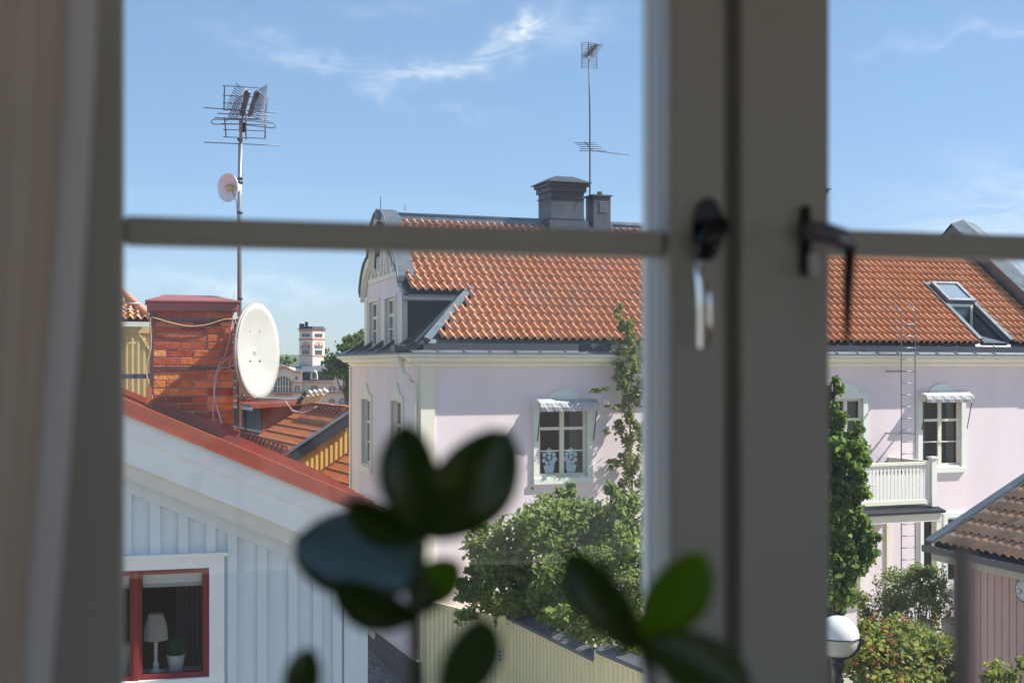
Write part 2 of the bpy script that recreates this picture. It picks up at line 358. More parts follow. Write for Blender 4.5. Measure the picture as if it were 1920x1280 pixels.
for i in range(46):
    for j in range(60):
        x = -6.2 + i * .13 + random.uniform(-.02, .02) + (j % 2) * .06; y = 26.4 + j * .15 + random.uniform(-.02, .02)
        if x > -2.2 - (y - 29.7) * .31 - .1 and y > 29.3: continue
        a, b, hh = random.uniform(.045, .06), random.uniform(.055, .068), random.uniform(.01, .04)
        cb.add([(x - a, y - b, -.01), (x + a, y - b, -.01), (x + a, y + b, -.01), (x - a, y + b, -.01), (x - a * .7, y - b * .7, hh), (x + a * .7, y - b * .7, hh), (x + a * .7, y + b * .7, hh), (x - a * .7, y + b * .7, hh)],
               [(4, 5, 6, 7), (0, 1, 5, 4), (1, 2, 6, 5), (2, 3, 7, 6), (3, 0, 4, 7)])
cb.build('cobbles', COBBLE, street, kind='stuff')
wd = leaves([((-3.9 - .27 * k * .9, 30.3 + k * .9, .12), (.28, .4, .16), 160) for k in range(5)], .09, 'weeds', SMALLL, kind='stuff', label='green weeds growing along the cobbled street by the dark plinth', category='weeds')

# ------------------------------------------------------------------ pink house
ph = put(thing('pink_house', 'pale pink plastered two storey house with orange pantile roof and cream trim', 'house'), PF)
TANP = .7265; ZE = H + .60; YE = -.15                               # roof plane: z = ZE + TANP*(y-YE)
def roofz(y): return ZE + TANP * (y - YE)
YR = 4.2; ZR = roofz(YR)
PN = Vector((0, -TANP, 1)).normalized()
def on_roof(px, py): return PF.hit(px, py, (0, YE, ZE), PN)
lay = [PF.l(LF.w((d, 0, 0))) for d in (0, 8.8)]                      # left wall line in the house's axes
XR = on_roof(1772, 440).x
BACK = 8.55
foot = [(0, 0), (XR + .9, 0), (XR + .9, BACK), (lay[1].x, BACK)]
def offset(poly, o):
    n = len(poly); res = []
    for i in range(n):
        p0, p1, p2 = (Vector(poly[(i + k) % n]) for k in (-1, 0, 1))
        d1 = (p1 - p0).normalized(); d2 = (p2 - p1).normalized(); n1 = Vector((d1.y, -d1.x)); n2 = Vector((d2.y, -d2.x))
        b = (n1 + n2).normalized(); res.append(p1 + b * (o / max(.3, b.dot(n1))))
    return res
def slab(mb, o, z0, z1): mb.prism([(p.x, p.y, z0) for p in offset(foot, o)], (0, 0, z1 - z0))
def pxr(x0, x1, y0, y1, yl=0.0, fr=PF):                             # pixel rectangle -> local x0,x1,z0,z1 on plane y=yl
    a = fr.oy(x0, (y0 + y1) / 2, yl).x; b = fr.oy(x1, (y0 + y1) / 2, yl).x; xm = (x0 + x1) / 2
    return min(a, b), max(a, b), fr.oy(xm, y1, yl).z, fr.oy(xm, y0, yl).z
W1 = pxr(1010, 1100, 762, 893); W2 = pxr(1728, 1801, 748, 874); W3 = pxr(1558, 1617, 747, 872); G1 = pxr(1730, 1755, 968, 1090); G2 = pxr(1775, 1850, 968, 1090); G3 = pxr(1560, 1610, 1010, 1120)
pl = MB(); wall_holes(pl, 0, XR + .9, 0, H, 0, [W1, W2, W3, G1, G2, G3], .22)
pl.add([(XR + .9, 0, 0), (XR + .9, BACK, 0), (XR + .9, BACK, H), (XR + .9, 0, H)], [(0, 1, 2, 3)])
pl.add([(XR + .9, BACK, 0), (lay[1].x, BACK, 0), (lay[1].x, BACK, H), (XR + .9, BACK, H)], [(0, 1, 2, 3)])
pl.build('wall', PINK, ph)
# left wall in its own axes; a child empty is avoided by writing its points in house axes
LM = Matrix.Translation(PF.l(LF.o)) @ Matrix.Rotation(LF.a - PF.a, 4, 'Z')
def LB(): b = MB(); b.M = LM; return b
Ls = []
def lrect(x0, x1, y0, y1, yl=0.0): return pxr(x0, x1, y0, y1, yl, LF)
LW1 = lrect(680.5, 696.5, 748, 872); LW2 = lrect(735.5, 756, 751, 888)
b = MB(); b.M = LM @ Matrix.Scale(-1, 4, (0, 1, 0)); wall_holes(b, 0, 8.95, 0, H, 0, [LW1, LW2], .2); b.build('side_wall', PINK, ph)
c = MB()
for o_, z0, z1 in ((.09, -.02, .03), (.16, .03, .045), (.13, .045, .085), (.24, .085, .10), (.28, .10, .155), (.36, .155, .17), (.33, .17, .20), (.42, .20, .255)): slab(c, o_, H + z0, H + z1)
cor = c.build('cornice', mat('pale_cornice', (.87, .84, .74), .75, .06, 3, .05, 40, spec=.25), ph)
c = MB(); slab(c, .46, H + .258, H + .285); c.build('eave_ledge', GRMETAL, ph)
# corner pilaster and far pilaster
c = MB(); x0, x1, _, _ = pxr(788, 814, 690, 900); c.box(x0, x1, -.05, .1, .8, H - .02); c.build('pilaster', CREAM, ph)
c = LB(); c.box(8.7, 8.9, -.05, .05, .8, H - .02); c.build('pilaster', CREAM, ph); c = LB(); c.box(.02, .16, -.03, .03, .8, H - .02); c.build('pilaster', CREAM, ph)
c = LB(); c.prism([(-.04, -.02, 0), (-.04, -.02, .82), (4.9, -.02, .58), (4.9, -.02, 0)], (0, .08, 0)); c.box(4.9, 9, -.02, .06, 0, .34); pln = c.build('plinth', PLINTH, ph)
c = MB(); c.box(-.05, XR, -.07, .0, 0, .8); c.build('plinth', PLINTH, ph)
c = LB(); c.beam((-.04, .05, .84), (4.9, .05, .60), .10, .05); c.box(4.9, 9, .0, .10, .34, .39); c.build('plinth_cap', CREAM, ph)
# eave: sloping sheet, gutter upstand, sheet under the tiles
c = MB(); X0 = -.3
c.prism([(X0, -.46, H + .287), (X0, -.30, H + .345), (X0, -.30, H + .288)], (XR + 1.2, 0, 0)); c.build('eave_sheet', GRMETAL, ph)
c = MB(); c.prism([(X0 + .3, -.30, H + .30), (X0 + .3, -.26, H + .50), (X0 + .3, -.22, H + .50), (X0 + .3, -.22, H + .30)], (XR + .9, 0, 0)); c.build('roof_gutter', DKMETAL, ph)
c = MB(); c.prism([(X0 + .35, -.22, H + .43), (X0 + .35, -.08, H + .585), (X0 + .35, .3, H + .585), (X0 + .35, .3, H + .3), (X0 + .35, -.22, H + .3)], (XR + .9, 0, 0)); c.build('eave_sheet', GRMETAL, ph)
sm_ = MB()
for k in range(26):
    xk = .3 + k * .62
    sm_.beam((xk, -.455, H + .294), (xk, -.305, H + .35), .02, .03)
    sm_.beam((xk + .2, -.2, H + .47), (xk + .2, -.09, H + .59), .015, .02)
sm_.build('sheet_seam', GRMETAL, ph, kind='stuff')
# roof body and pantiles
A = on_roof(806, 634); B = on_roof(884, 541); Cc = on_roof(866, 549); D = on_roof(766, 549)
GX = .62                                                            # parapet's inner side
XT0 = D.x
rb = MB(); dz = Vector((0, 0, -.09))
skA = on_roof(1738, 538); xs0 = skA.x + .07; xs1 = skA.x + .95; ysk = skA.y - .76
def rp(x, y): return Vector((x, y, roofz(y))) + dz
rb.prism([A + dz, rp(xs0, YE), rp(xs0, YR), rp(XT0, YR), rp(XT0, D.y), rp(Cc.x, D.y), B + dz], (0, 0, -.12))
rb.prism([rp(xs0, ysk), rp(xs1, ysk), rp(xs1, YR), rp(xs0, YR)], (0, 0, -.12))
rb.prism([rp(xs1, YE), rp(XR, YE), rp(XR, YR), rp(xs1, YR)], (0, 0, -.12))
zk = BACK + .3
rb.prism([rp(XT0, YR), rp(XR, YR), Vector((XR, zk, ZR - TANP * (zk - YR))) + dz, Vector((1.25, zk, ZR - TANP * (zk - YR))) + dz], (0, 0, -.12))
roof = rb.build('roof', DKMETAL, ph)
TW = .198; TR = .335; pitch = math.atan(TANP)
def tile_mb(w=TW, l=TR, amp=.046):
    mb = MB(); n = 12; vs = []
    prof = []
    for i in range(n):
        t = i / (n - 1); x = t * w * 1.06
        z = amp * (math.cos((t * 1.06 - .32) * 2 * math.pi)) + .02
        if t > .85: z += .004
        prof.append((x, z))
    L_ = l + .05
    for yy, lift in ((0, .045), (L_, 0.0)):
        for x, z in prof: vs.append((x, yy, z + lift))
    for x, z in prof: vs.append((x, .004, z + .045 - .014))
    fs = [(i, i + 1, n + i + 1, n + i) for i in range(n - 1)] + [(2 * n + i, 2 * n + i + 1, i + 1, i) for i in range(n - 1)]
    mb.add(vs, fs, True); return mb
TME = tile_mb(); tile_me = TME.mesh('tile', CLAY)
RM = Matrix.Rotation(pitch, 4, 'X')
sk = (on_roof(1738, 538), on_roof(1783, 537), on_roof(1829, 640), on_roof(1885, 640))   # skylight slot corners
hipd = (B - A)
cells = []; nrow = int((YR - YE) / math.cos(pitch) / TR)
for r_ in range(nrow + 1):
    s_ = r_ * TR; y = YE + s_ * math.cos(pitch) - .03; z = roofz(y)
    yt = y + TR * .5 * math.cos(pitch)
    if y > YR - .1: continue
    for k in range(-3, 100):
        x = k * TW + .06; xc = x + TW / 2
        if xc > XR - .02: break
        if x < XT0 + .05: continue
        if yt < D.y - .02:
            q = (yt - A.y) / (B.y - A.y)
            if x < A.x + (B.x - A.x) * q + .0: continue
        elif y < D.y and xc < B.x: pass
        lx = sk[0].x - .02; rx = sk[3].x - .1
        if yt < sk[0].y and lx < xc < sk[0].x + 1.12: continue
        Yd = PF.w((x, y, z)).y
        cells.append((Yd, x, y, z))
cells.sort(); print('tiles', len(cells))
rest = MB()
def tmat(x, y, z):
    return Matrix.Translation((x + random.uniform(-.006, .006), y, z + random.uniform(-.004, .006))) @ Matrix.Rotation(random.uniform(-.02, .02), 4, 'Z') @ RM @ Matrix.Rotation(random.uniform(-.02, .02), 4, 'Y')
for i, (Yd, x, y, z) in enumerate(cells):
    if i < 300: inst('tile', tile_me, roof, M4=tmat(x, y, z))
    else: rest.M = tmat(x, y, z); rest.add(TME.v, TME.f, True)
rest.build('roof_tiles', CLAY, roof, kind='stuff')
c = MB(); c.tube([(XT0, YR, ZR + .05), (XR, YR, ZR + .05)], .11, 10); c.box(XT0, XR, YR - .14, YR + .14, ZR - .05, ZR + .05); c.build('ridge_cap', GRMETAL, ph)
# sheet edge below the upper tile field, cheek, hip slope, hip flashing
c = MB(); c.prism([(XT0 - .05, D.y - .02, roofz(D.y) - .10), (XT0 - .05, D.y + .3, roofz(D.y) - .0), (XT0 - .05, D.y + .3, roofz(D.y) - .16), (XT0 - .05, D.y - .02, roofz(D.y) - .16)], (Cc.x - XT0 + .05, 0, 0)); c.build('tile_fascia', GRMETAL, ph)
chy = PF.oy(760, 600, 1.9).y
zt = roofz(D.y) - .12; xl0 = PF.oy(754, 600, chy).x
c = MB(); c.prism([(xl0, chy, H + .42), (Cc.x + .55, chy, zt), (Cc.x + .3, chy, zt + .1), (xl0, chy, zt + .04)], (0, .06, 0)); c.build('dormer_cheek', DKMETAL, ph)
c = MB(); Bz = B + Vector((.1, .05, -.10)); Az = A + Vector((0, 0, -.05))
E1 = Vector((-.34, -.38, H + .30)); E2 = Vector((xl0 - .12, chy + .02, H + .40))
c.add([E1, A + Vector((-.05, -.1, -.06)), Bz, Vector((Bz.x, chy, Bz.z)), E2], [(0, 1, 2, 3, 4)]); c.build('hip_sheet', DKMETAL, ph)
c = MB(); c.beam(A + Vector((-.10, -.12, -.02)), B + Vector((.02, .05, .05)), .17, .05, PN); hipf = c.build('hip_flashing', GRMETAL, ph)
c = MB(); c.beam(A + Vector((-.38, -.1, -.10)), B + Vector((-.12, .1, -.02)), .06, .05, PN)
for k in range(4): q = k / 4 + .1; c.beam(E1.lerp(E2, q) + Vector((0, 0, .02)), A.lerp(B, q) + Vector((-.2, 0, -.06)), .02, .03)
c.build('sheet_seam', DKMETAL, ph, kind='stuff')
# side ledge: standing seam sheet strip along left wall
c = LB(); c.prism([(.0, .46, H + .29), (.0, -.12, H + .50), (.0, -.12, H + .28)], (9.2, 0, 0)); c.build('side_ledge_sheet', DKMETAL, ph)
c = LB()
for k in range(5): c.prism([(1.6 + k * 1.5, .40, H + .32), (1.6 + k * 1.5, -.1, H + .66), (1.6 + k * 1.5, -.1, H + .50)], (.09, 0, 0))
c.build('sheet_seam', DKMETAL, ph, kind='stuff')
# curved gable on the left side
gx0, gx1 = 1.95, 7.0; gc = (gx0 + gx1) / 2
half = [(0, 3.98), (.45, 3.90), (.85, 3.70), (1.15, 3.42), (1.32, 3.10), (1.40, 2.88), (1.62, 2.84), (1.90, 2.74), (2.15, 2.58), (2.38, 2.34), (2.52, 2.12), (2.58, 1.97)]
full = [(gc - a, H + z) for a, z in half[::-1]] + [(gc + a, H + z) for a, z in half[1:]]
GW = [lrect(687.5, 705, 540, 650), lrect(717, 736, 535, 650)]
c = LB()
gy = -.10
wallpoly = [(x, gy - .22, z) for x, z in full if gx0 <= x <= gx1]
b2 = MB(); b2.M = LM @ Matrix.Scale(-1, 4, (0, 1, 0)); wall_holes(b2, gx0, gx1, H + .28, H + 1.75, -gy, [(w[0], w[1], max(w[2], H + .5), min(w[3], H + 1.70)) for w in GW], .2); b2.build('gable_wall', PINK, ph)
c = LB(); c.prism([(gx0, gy - .2, H + 1.752), (gx1, gy - .2, H + 1.752)] + [(x, gy - .2, z - .03) for x, z in full[::-1] if gx0 - .001 <= x <= gx1 + .001], (0, .2, 0)); c.build('gable_wall', PINK, ph)
c = LB(); c.box(gx0 - .02, gx0 + .34, gy - .1, gy + .05, H + .3, H + 1.8); c.build('pilaster', CREAM, ph); c = LB(); c.box(gx1 - .34, gx1 + .02, gy - .1, gy + .05, H + .3, H + 1.8); c.build('pilaster', CREAM, ph)
c = MB(); c.box(xl0 - .02, xl0 + .12, chy - .04, chy + .1, H + .45, H + 1.8); c.build('pilaster', CREAM, ph)
c = LB(); n = len(full)
for i in range(n - 1):
    (xa, za), (xb, zb) = full[i], full[i + 1]
    c.prism([(xa, gy + .02, za - .02), (xb, gy + .02, zb - .02), (xb, gy + .02, zb - .24), (xa, gy + .02, za - .24)], (0, .14, 0))
c.build('gable_moulding', CREAM, ph)
c = LB()
for i in range(n - 1):
    (xa, za), (xb, zb) = full[i], full[i + 1]
    c.prism([(xa, gy + .19, za), (xb, gy + .19, zb), (xb, gy + .19, zb + .03), (xa, gy + .19, za + .03)], (0, -.42, 0))
    if i in (0, n - 2): c.prism([(xa, gy + .2, za - .1), (xb, gy + .2, zb - .1), (xb, gy + .2, zb + .03), (xa, gy + .2, za + .03)], (0, -.42, 0))
for q in (.2,):
    c.tube([(x, gy + q, z + .02) for x, z in full], .025, 5)
c.tube([(gc, gy + .1, H + 3.98), (gc, gy + .1, H + 4.35)], .012, 5); c.tube([(gc - .4, gy - .45, H + 3.95), (gc - .4, gy - .45, H + 4.1)], .01, 5)
c.build('parapet_coping', mat('coping_sheet', (.115, .13, .15), .5, .3, 4, .06, 14, spec=.4), ph)
# rendered relief lettering in the gable
c = LB(); zb_ = H + 2.30
def stroke(pts, w=.09):
    for a_, b_ in zip(pts[:-1], pts[1:]): c.beam((a_[0], gy + .03, a_[1]), (b_[0], gy + .03, b_[1]), w, .05, (0, 1, 0))
stroke([(gx0 + .55, zb_ - .05), (gx1 - .55, zb_ - .05)], .12)
for k in range(4):
    xx = gx1 - .95 - k * .82
    if k % 2 == 0: stroke([(xx, zb_ + .02), (xx - .25, zb_ + .72), (xx - .5, zb_ + .02)])
    else: stroke([(xx, zb_ + .75), (xx, zb_ + .3), (xx - .12, zb_ + .08), (xx - .36, zb_ + .08), (xx - .48, zb_ + .3), (xx - .48, zb_ + .75)])
c.build('relief_lettering', CREAM, ph)

def window(par, LMx, rect, ydepth, cols, rows, nm='window', trim=.14, trim_m=WHITEG, top='arch', sash=SASH, sgn=1, curtain=None, proud=.05, sillw=.06):
    """surround (the part), frame, sill and single panes under it; sgn=1: outward is -y"""
    x0, x1, z0, z1 = rect
    def B_(): b = MB(); b.M = LMx; return b
    def bx(b, xa, xb, ya, yb, za, zb): b.box(xa, xb, min(sgn * ya, sgn * yb), max(sgn * ya, sgn * yb), za, zb)
    b = B_()
    if trim:
        bx(b, x0 - trim, x0, -proud, .02, z0 - .02, z1 + trim); bx(b, x1, x1 + trim, -proud, .02, z0 - .02, z1 + trim)
        bx(b, x0, x1, -proud, .02, z1, z1 + trim); bx(b, x0 - trim, x1 + trim, -proud - .03, .02, z0 - .16, z0 - .02)
        if top == 'arch':
            cx = (x0 + x1) / 2; w = (x1 - x0) * .33; pts = [(cx + w * math.cos(t), -sgn * proud, z1 + trim + .26 * math.sin(t)) for t in [math.pi * k / 14 for k in range(15)]]
            b.prism(pts, (0, sgn * .05, 0))
        if top == 'point':
            cx = (x0 + x1) / 2; w = (x1 - x0) * .5
            pr = [(-1, 0), (-.75, .03), (-.5, .14), (-.28, .34), (0, .46), (.28, .34), (.5, .14), (.75, .03), (1, 0)]
            b.prism([(cx + w * a, -sgn * proud, z1 + trim + q * .66) for a, q in pr], (0, sgn * .05, 0))
    else: bx(b, x0 - .03, x1 + .03, -.01, .02, z1, z1 + .03)
    w_ = b.build(nm, trim_m, par)
    yd = ydepth; fw = .065
    b = B_()
    bx(b, x0, x0 + fw, yd, yd + .07, z0, z1); bx(b, x1 - fw, x1, yd, yd + .07, z0, z1)
    bx(b, x0 + fw, x1 - fw, yd, yd + .07, z0, z0 + fw * 1.2); bx(b, x0 + fw, x1 - fw, yd, yd + .07, z1 - fw, z1)
    px_ = [x0 + fw + (x1 - x0 - 2 * fw) * k / cols for k in range(cols + 1)]
    rz = rows if isinstance(rows, list) else [k / rows for k in range(rows + 1)]
    pz_ = [z0 + fw * 1.2 + (z1 - z0 - 2.2 * fw) * k for k in rz]
    mw = .055 if cols == 2 else .02
    for k in range(1, cols): bx(b, px_[k] - mw, px_[k] + mw, yd - .012, yd + .06, z0 + .05, z1 - .05)
    for i, k in enumerate(pz_[1:-1]):
        for j in range(cols): bx(b, px_[j] + (mw if j else 0), px_[j + 1] - (mw if j < cols - 1 else 0), yd + .004, yd + .05, k - (.035 if i == len(pz_) - 3 and cols == 2 else .016), k + (.035 if i == len(pz_) - 3 and cols == 2 else .016))
    b.build('frame', sash, w_)
    b = B_(); bx(b, x0 - .02, x1 + .02, -.02, yd, z0 - .018, z0 + .022); b.build('sill', sash, w_)
    for j in range(cols):
        for k in range(len(pz_) - 1):
            b = B_(); q = sgn * (yd + .03); b.add([(px_[j], q, pz_[k]), (px_[j + 1], q, pz_[k]), (px_[j + 1], q, pz_[k + 1]), (px_[j], q, pz_[k + 1])], [(0, 1, 2, 3)] if sgn > 0 else [(3, 2, 1, 0)])
            b.build('pane', PANE, w_)
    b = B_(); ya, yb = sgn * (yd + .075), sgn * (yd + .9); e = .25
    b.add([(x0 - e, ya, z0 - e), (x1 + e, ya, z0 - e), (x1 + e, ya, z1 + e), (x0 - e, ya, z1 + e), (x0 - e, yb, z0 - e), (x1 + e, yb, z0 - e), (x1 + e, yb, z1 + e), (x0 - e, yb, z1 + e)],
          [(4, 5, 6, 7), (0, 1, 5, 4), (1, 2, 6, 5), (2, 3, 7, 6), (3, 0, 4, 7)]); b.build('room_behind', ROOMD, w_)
    if curtain:
        b = B_()
        for ca, cb_ in curtain:
            xa, xb = x0 + (x1 - x0) * ca, x0 + (x1 - x0) * cb_; n_ = 22; vs = []
            for i in range(n_ + 1):
                xx = xa + (xb - xa) * i / n_; yy = sgn * (yd + .16 + .02 * math.sin(i * 1.7)); vs += [(xx, yy, z0 + .02), (xx, yy, z1 + .02)]
            b.add(vs, [(2 * i, 2 * i + 2, 2 * i + 3, 2 * i + 1) for i in range(n_)], True)
        b.build('curtain', CURT, w_)
    return w_
I4 = Matrix.Identity(4)
RW = [0, .35, .70, 1]
window(ph, I4, W1, .07, 2, RW, curtain=[(.72, .97)])
window(ph, I4, W2, .07, 2, RW, curtain=[(.03, .22), (.78, .97)])
window(ph, I4, W3, .07, 2, RW, curtain=[(.2, .45), (.7, .95)])
window(ph, I4, G1, .07, 1, [0, .5, 1], trim=.10, top='', curtain=None)
window(ph, I4, G2, .07, 2, [0, .5, 1], trim=.12, top='')
window(ph, I4, G3, .07, 2, [0, .4, 1], trim=.12, top='')
LR = [0, .33, .66, 1]
window(ph, LM, LW1, .10, 2, LR, top='point', trim_m=CREAM, sgn=-1, trim=.13, curtain=[(.1, .4)])
window(ph, LM, LW2, .10, 2, LR, top='point', trim_m=CREAM, sgn=-1, trim=.13, curtain=[(.1, .9)])
for w in GW:
    LG = LM @ Matrix.Translation((0, gy, 0))
    window(ph, LG, (w[0], w[1], max(w[2], H + .5), min(w[3], H + 1.70)), .06, 2, LR, top='', trim_m=CREAM, sgn=-1, trim=.07)
# awnings
def awning(rect, drop, out_=.32):
    x0, x1, z0, z1 = rect; x0 -= .13; x1 += .19; zt_ = z1 + .16
    b = MB(); b.tube([(x0, -.12, zt_ - .02), (x1, -.12, zt_ - .02)], .045, 8); aw = b.build('awning', WHITEP, ph)
    b = MB(); n_ = 40; vs = []
    for i in range(n_ + 1):
        t = i / n_; xx = x0 + .04 + (x1 - x0 - .06) * t; wv = .007 * math.sin(i * .8) + .004 * math.sin(i * 2.1 + 1)
        vs += [(xx, -.12, zt_ + .02), (xx, -out_ + wv, zt_ - .07), (xx, -out_ - .02 - wv, zt_ - .07 - drop * .5), (xx, -out_ + wv, zt_ - .07 - drop)]
    b.add(vs, [(4 * i + k, 4 * i + 4 + k, 4 * i + 5 + k, 4 * i + 1 + k) for i in range(n_) for k in range(3)]); o = b.build('awning_cloth', AWN, aw)
    o.modifiers.new('thick', 'SOLIDIFY').thickness = .006
    b = MB(); b.tube([(x0 + .02, -out_ + .02, zt_ - .08), (x1 - .02, -out_ + .02, zt_ - .08)], .02, 6); b.build('awning_rail', STEEL, aw)
    for xx in (x0 + .06, x1 - .06):
        b = MB(); b.tube([(xx, -out_, zt_ - .1), (xx, -.1, zt_ - .95)], .014, 6); b.build('awning_arm', DARKP, aw)
awning(W1, .19); awning(W2, .17)
# flower cut-outs in the lower panes
for k, q in enumerate((.245, .70)):
    x0, x1, z0, z1 = W1; cx = x0 + (x1 - x0) * q; zb_ = z0 + .09; c = MB()
    c.prism([(cx - .10, .085, zb_), (cx + .10, .085, zb_), (cx + .145, .085, zb_ + .17), (cx - .145, .085, zb_ + .17)], (0, .004, 0))
    for i, (dx, dzz, rr) in enumerate([(0, .50, .075), (-.12, .42, .055), (.12, .43, .05), (0, .36, .055), (.14, .32, .06), (-.13, .29, .05), (.08, .24, .07), (-.06, .23, .05), (.03, .44, .03)]):
        if k: dx = -dx * .9
        c.prism([(cx + dx + rr * math.cos(t) * (1 + .18 * math.sin(5 * t)), .085 + i * .0003, zb_ + dzz + rr * math.sin(t) * (1 + .18 * math.sin(5 * t))) for t in [2 * math.pi * j / 16 for j in range(16)]], (0, .003, 0))
        c.prism([(cx + dx * .3 - .005, .0848 - i * .0002, zb_ + .15), (cx + dx * .3 + .005, .0848 - i * .0002, zb_ + .15), (cx + dx + .005, .0848 - i * .0002, zb_ + dzz), (cx + dx - .005, .0848 - i * .0002, zb_ + dzz)], (0, .002, 0))
    o = c.build('flower_cutout', mat('pale_blue_film', (.42, .56, .60), .6, .05, 5), None)
    put(o, PF); o['label'] = ('pale potted flower cut-out in the lower left pane under the grey awning', 'pale potted flower cut-out in the lower right pane under the grey awning')[k]; o['category'] = 'window decoration'; o['group'] = 'flower cut-outs in the pink house window'
# vents
x, z = PF.oy(1134, 806, 0).x, PF.oy(1134, 806, 0).z
c = MB(); c.box(x - .09, x + .09, -.05, .01, z - .10, z + .10); v_ = c.build('wall_vent', WHITEP, ph)
c = MB(); [c.box(x - .07, x + .07, -.065, -.05, z - .075 + k * .045, z - .055 + k * .045) for k in range(4)]; c.build('slat', WHITEP, v_)
x, z = PF.oy(1134, 754, 0).x, PF.oy(1134, 754, 0).z
c = MB(); c.box(x - .07, x + .07, -.10, .01, z - .09, z + .09); bevel(c.build('wall_lamp', WHITEP, ph), .02)
# downpipe at the corner
c = LB(); pa = [LF.oy(px, py, .16) for px, py in ((752, 664), (753, 690), (757, 700), (768, 708), (774, 716), (777, 730), (777, 1240))]
pa = [Vector((p.x, (.42 if i < 2 else .32 if i == 2 else .2 if i == 3 else .09), p.z)) for i, p in enumerate(pa)]
pts = [LF.oy(px, py, q) for (px, py), q in zip(((751, 662), (753, 692), (757, 701), (769, 709), (775, 717), (778, 732), (778, 1215)), (.36, .36, .33, .2, .13, .1, .1))]
c.tube([(p.x, q, p.z) for p, q in zip(pts, (.36, .36, .33, .2, .13, .1, .1))], [.085, .065, .06, .055, .055, .055, .055], 10); c.build('downpipe', CREAM, ph)
c = LB(); q = LF.oy(747, 655, .42); c.box(q.x - .3, q.x + .25, .3, .56, q.z - .07, q.z + .12); bevel(c.build('gutter_spout', DKMETAL, ph), .04)
# parapet wall at the right roof end
c = MB(); up = .55
for xa, xb, uz in ((XR, XR + .85, up),):
    c.prism([(xa, YE - .3, roofz(YE - .3) - .2), (xa, YE - .3, roofz(YE - .3) + uz), (xa, YR, ZR + uz), (xa, BACK + .2, roofz(YE - .3) + uz), (xa, BACK + .2, roofz(YE - .3) - .2)], (xb - xa, 0, 0))
c.build('parapet', GRMETAL, ph)
c = MB(); c.prism([(XR - .06, YE - .35, roofz(YE - .35) + up), (XR + .4, YE - .35, roofz(YE - .35) + up + .14), (XR + .93, YE - .35, roofz(YE - .35) + up)], (0, YR - YE + .35, TANP * (YR - YE + .35)))
c.prism([(XR - .06, YR + .002, ZR + up), (XR + .4, YR + .002, ZR + up + .14), (XR + .93, YR + .002, ZR + up)], (0, BACK - YR, -TANP * (BACK - YR))); c.build('parapet_cap', GRMETAL, ph)
# roof chimneys
def chim(x0, x1, y0, y1, zb, zt_, cap=True, m=GRMETAL):
    b = MB(); b.box(x0, x1, y0, y1, zb, zt_); o = b.build('chimney', m, ph)
    b = MB()
    if cap:
        b.box(x0 - .05, x1 + .05, y0 - .05, y1 + .05, zt_ - .14, zt_); b.box(x0 - .10, x1 + .10, y0 - .10, y1 + .10, zt_ + .002, zt_ + .09)
        b.box(x0 - .16, x1 + .16, y0 - .16, y1 + .16, zt_ + .092, zt_ + .12)
        e = .14; a = [(x0 - e, y0 - e), (x1 + e, y0 - e), (x1 + e, y1 + e), (x0 - e, y1 + e)]; i_ = [(x0 + .22, y0 + .22), (x1 - .22, y0 + .22), (x1 - .22, y1 - .22), (x0 + .22, y1 - .22)]
        b.add([(*p, zt_ + .122) for p in a] + [(*p, zt_ + .30) for p in i_], [(0, 1, 5, 4), (1, 2, 6, 5), (2, 3, 7, 6), (3, 0, 4, 7), (4, 5, 6, 7)])
        for hh in (.30, .86): b.box(x0 - .03, x1 + .03, y0 - .03, y1 + .03, zt_ - hh, zt_ - hh + .03)
        b.box(x0 - .09, x1 + .09, y0 - .09, y1 + .09, zt_ - 1.18, zt_ - .90)
    else: b.box(x0 - .04, x1 + .04, y0 - .04, y1 + .04, zt_, zt_ + .04); b.box(x0 + .2, x0 + .3, y0 + .1, y0 + .2, zt_ + .04, zt_ + .14)
    b.build('cap', m, o); return o
cy0 = YR - .45
x0 = PF.oy(1034, 380, cy0).x; x1 = PF.oy(1095, 380, cy0).x; zt_ = PF.oy(1065, 350, cy0).z
CH = mat('chimney_sheet', (.075, .085, .10), .5, .3, 3, .06, 14, metal=.15)
chim(x0, x1, cy0, cy0 + .9, ZR - .6, zt_, True, CH)
sy0 = YR - .35
a0 = PF.oy(1113, 380, sy0).x; a1 = PF.oy(1145, 380, sy0).x; zs = PF.oy(1128, 368, sy0).z
o = chim(a0, a1, sy0, sy0 + .5, ZR - .6, zs, False, CH)
b = MB(); [b.box(a0 + .17, a0 + .40, sy0 - .02, sy0 + .002, zs - .42 + k * .05, zs - .39 + k * .05) for k in range(6)]; b.build('louvre', GRMETAL, o)
h0 = PF.oy(1490, 380, cy0).x; h1 = PF.oy(1544, 380, cy0).x; chim(h0, h1, cy0, cy0 + .8, ZR - .6, PF.oy(1540, 362, cy0).z, True, CH)
# ridge walkway rail
b = MB(); ra = PF.oy(1150, 423, YR - .3); rb_ = PF.oy(1260, 428, YR - .3)
b.tube([ra, rb_], .025, 5); b.tube([ra - Vector((0, 0, .14)), rb_ - Vector((0, 0, .14))], .02, 5)
for k in range(5): q = ra.lerp(rb_, k / 4); b.tube([q, q - Vector((0, 0, .45))], .015, 5)
b.build('ridge_rail', DKMETAL, ph)
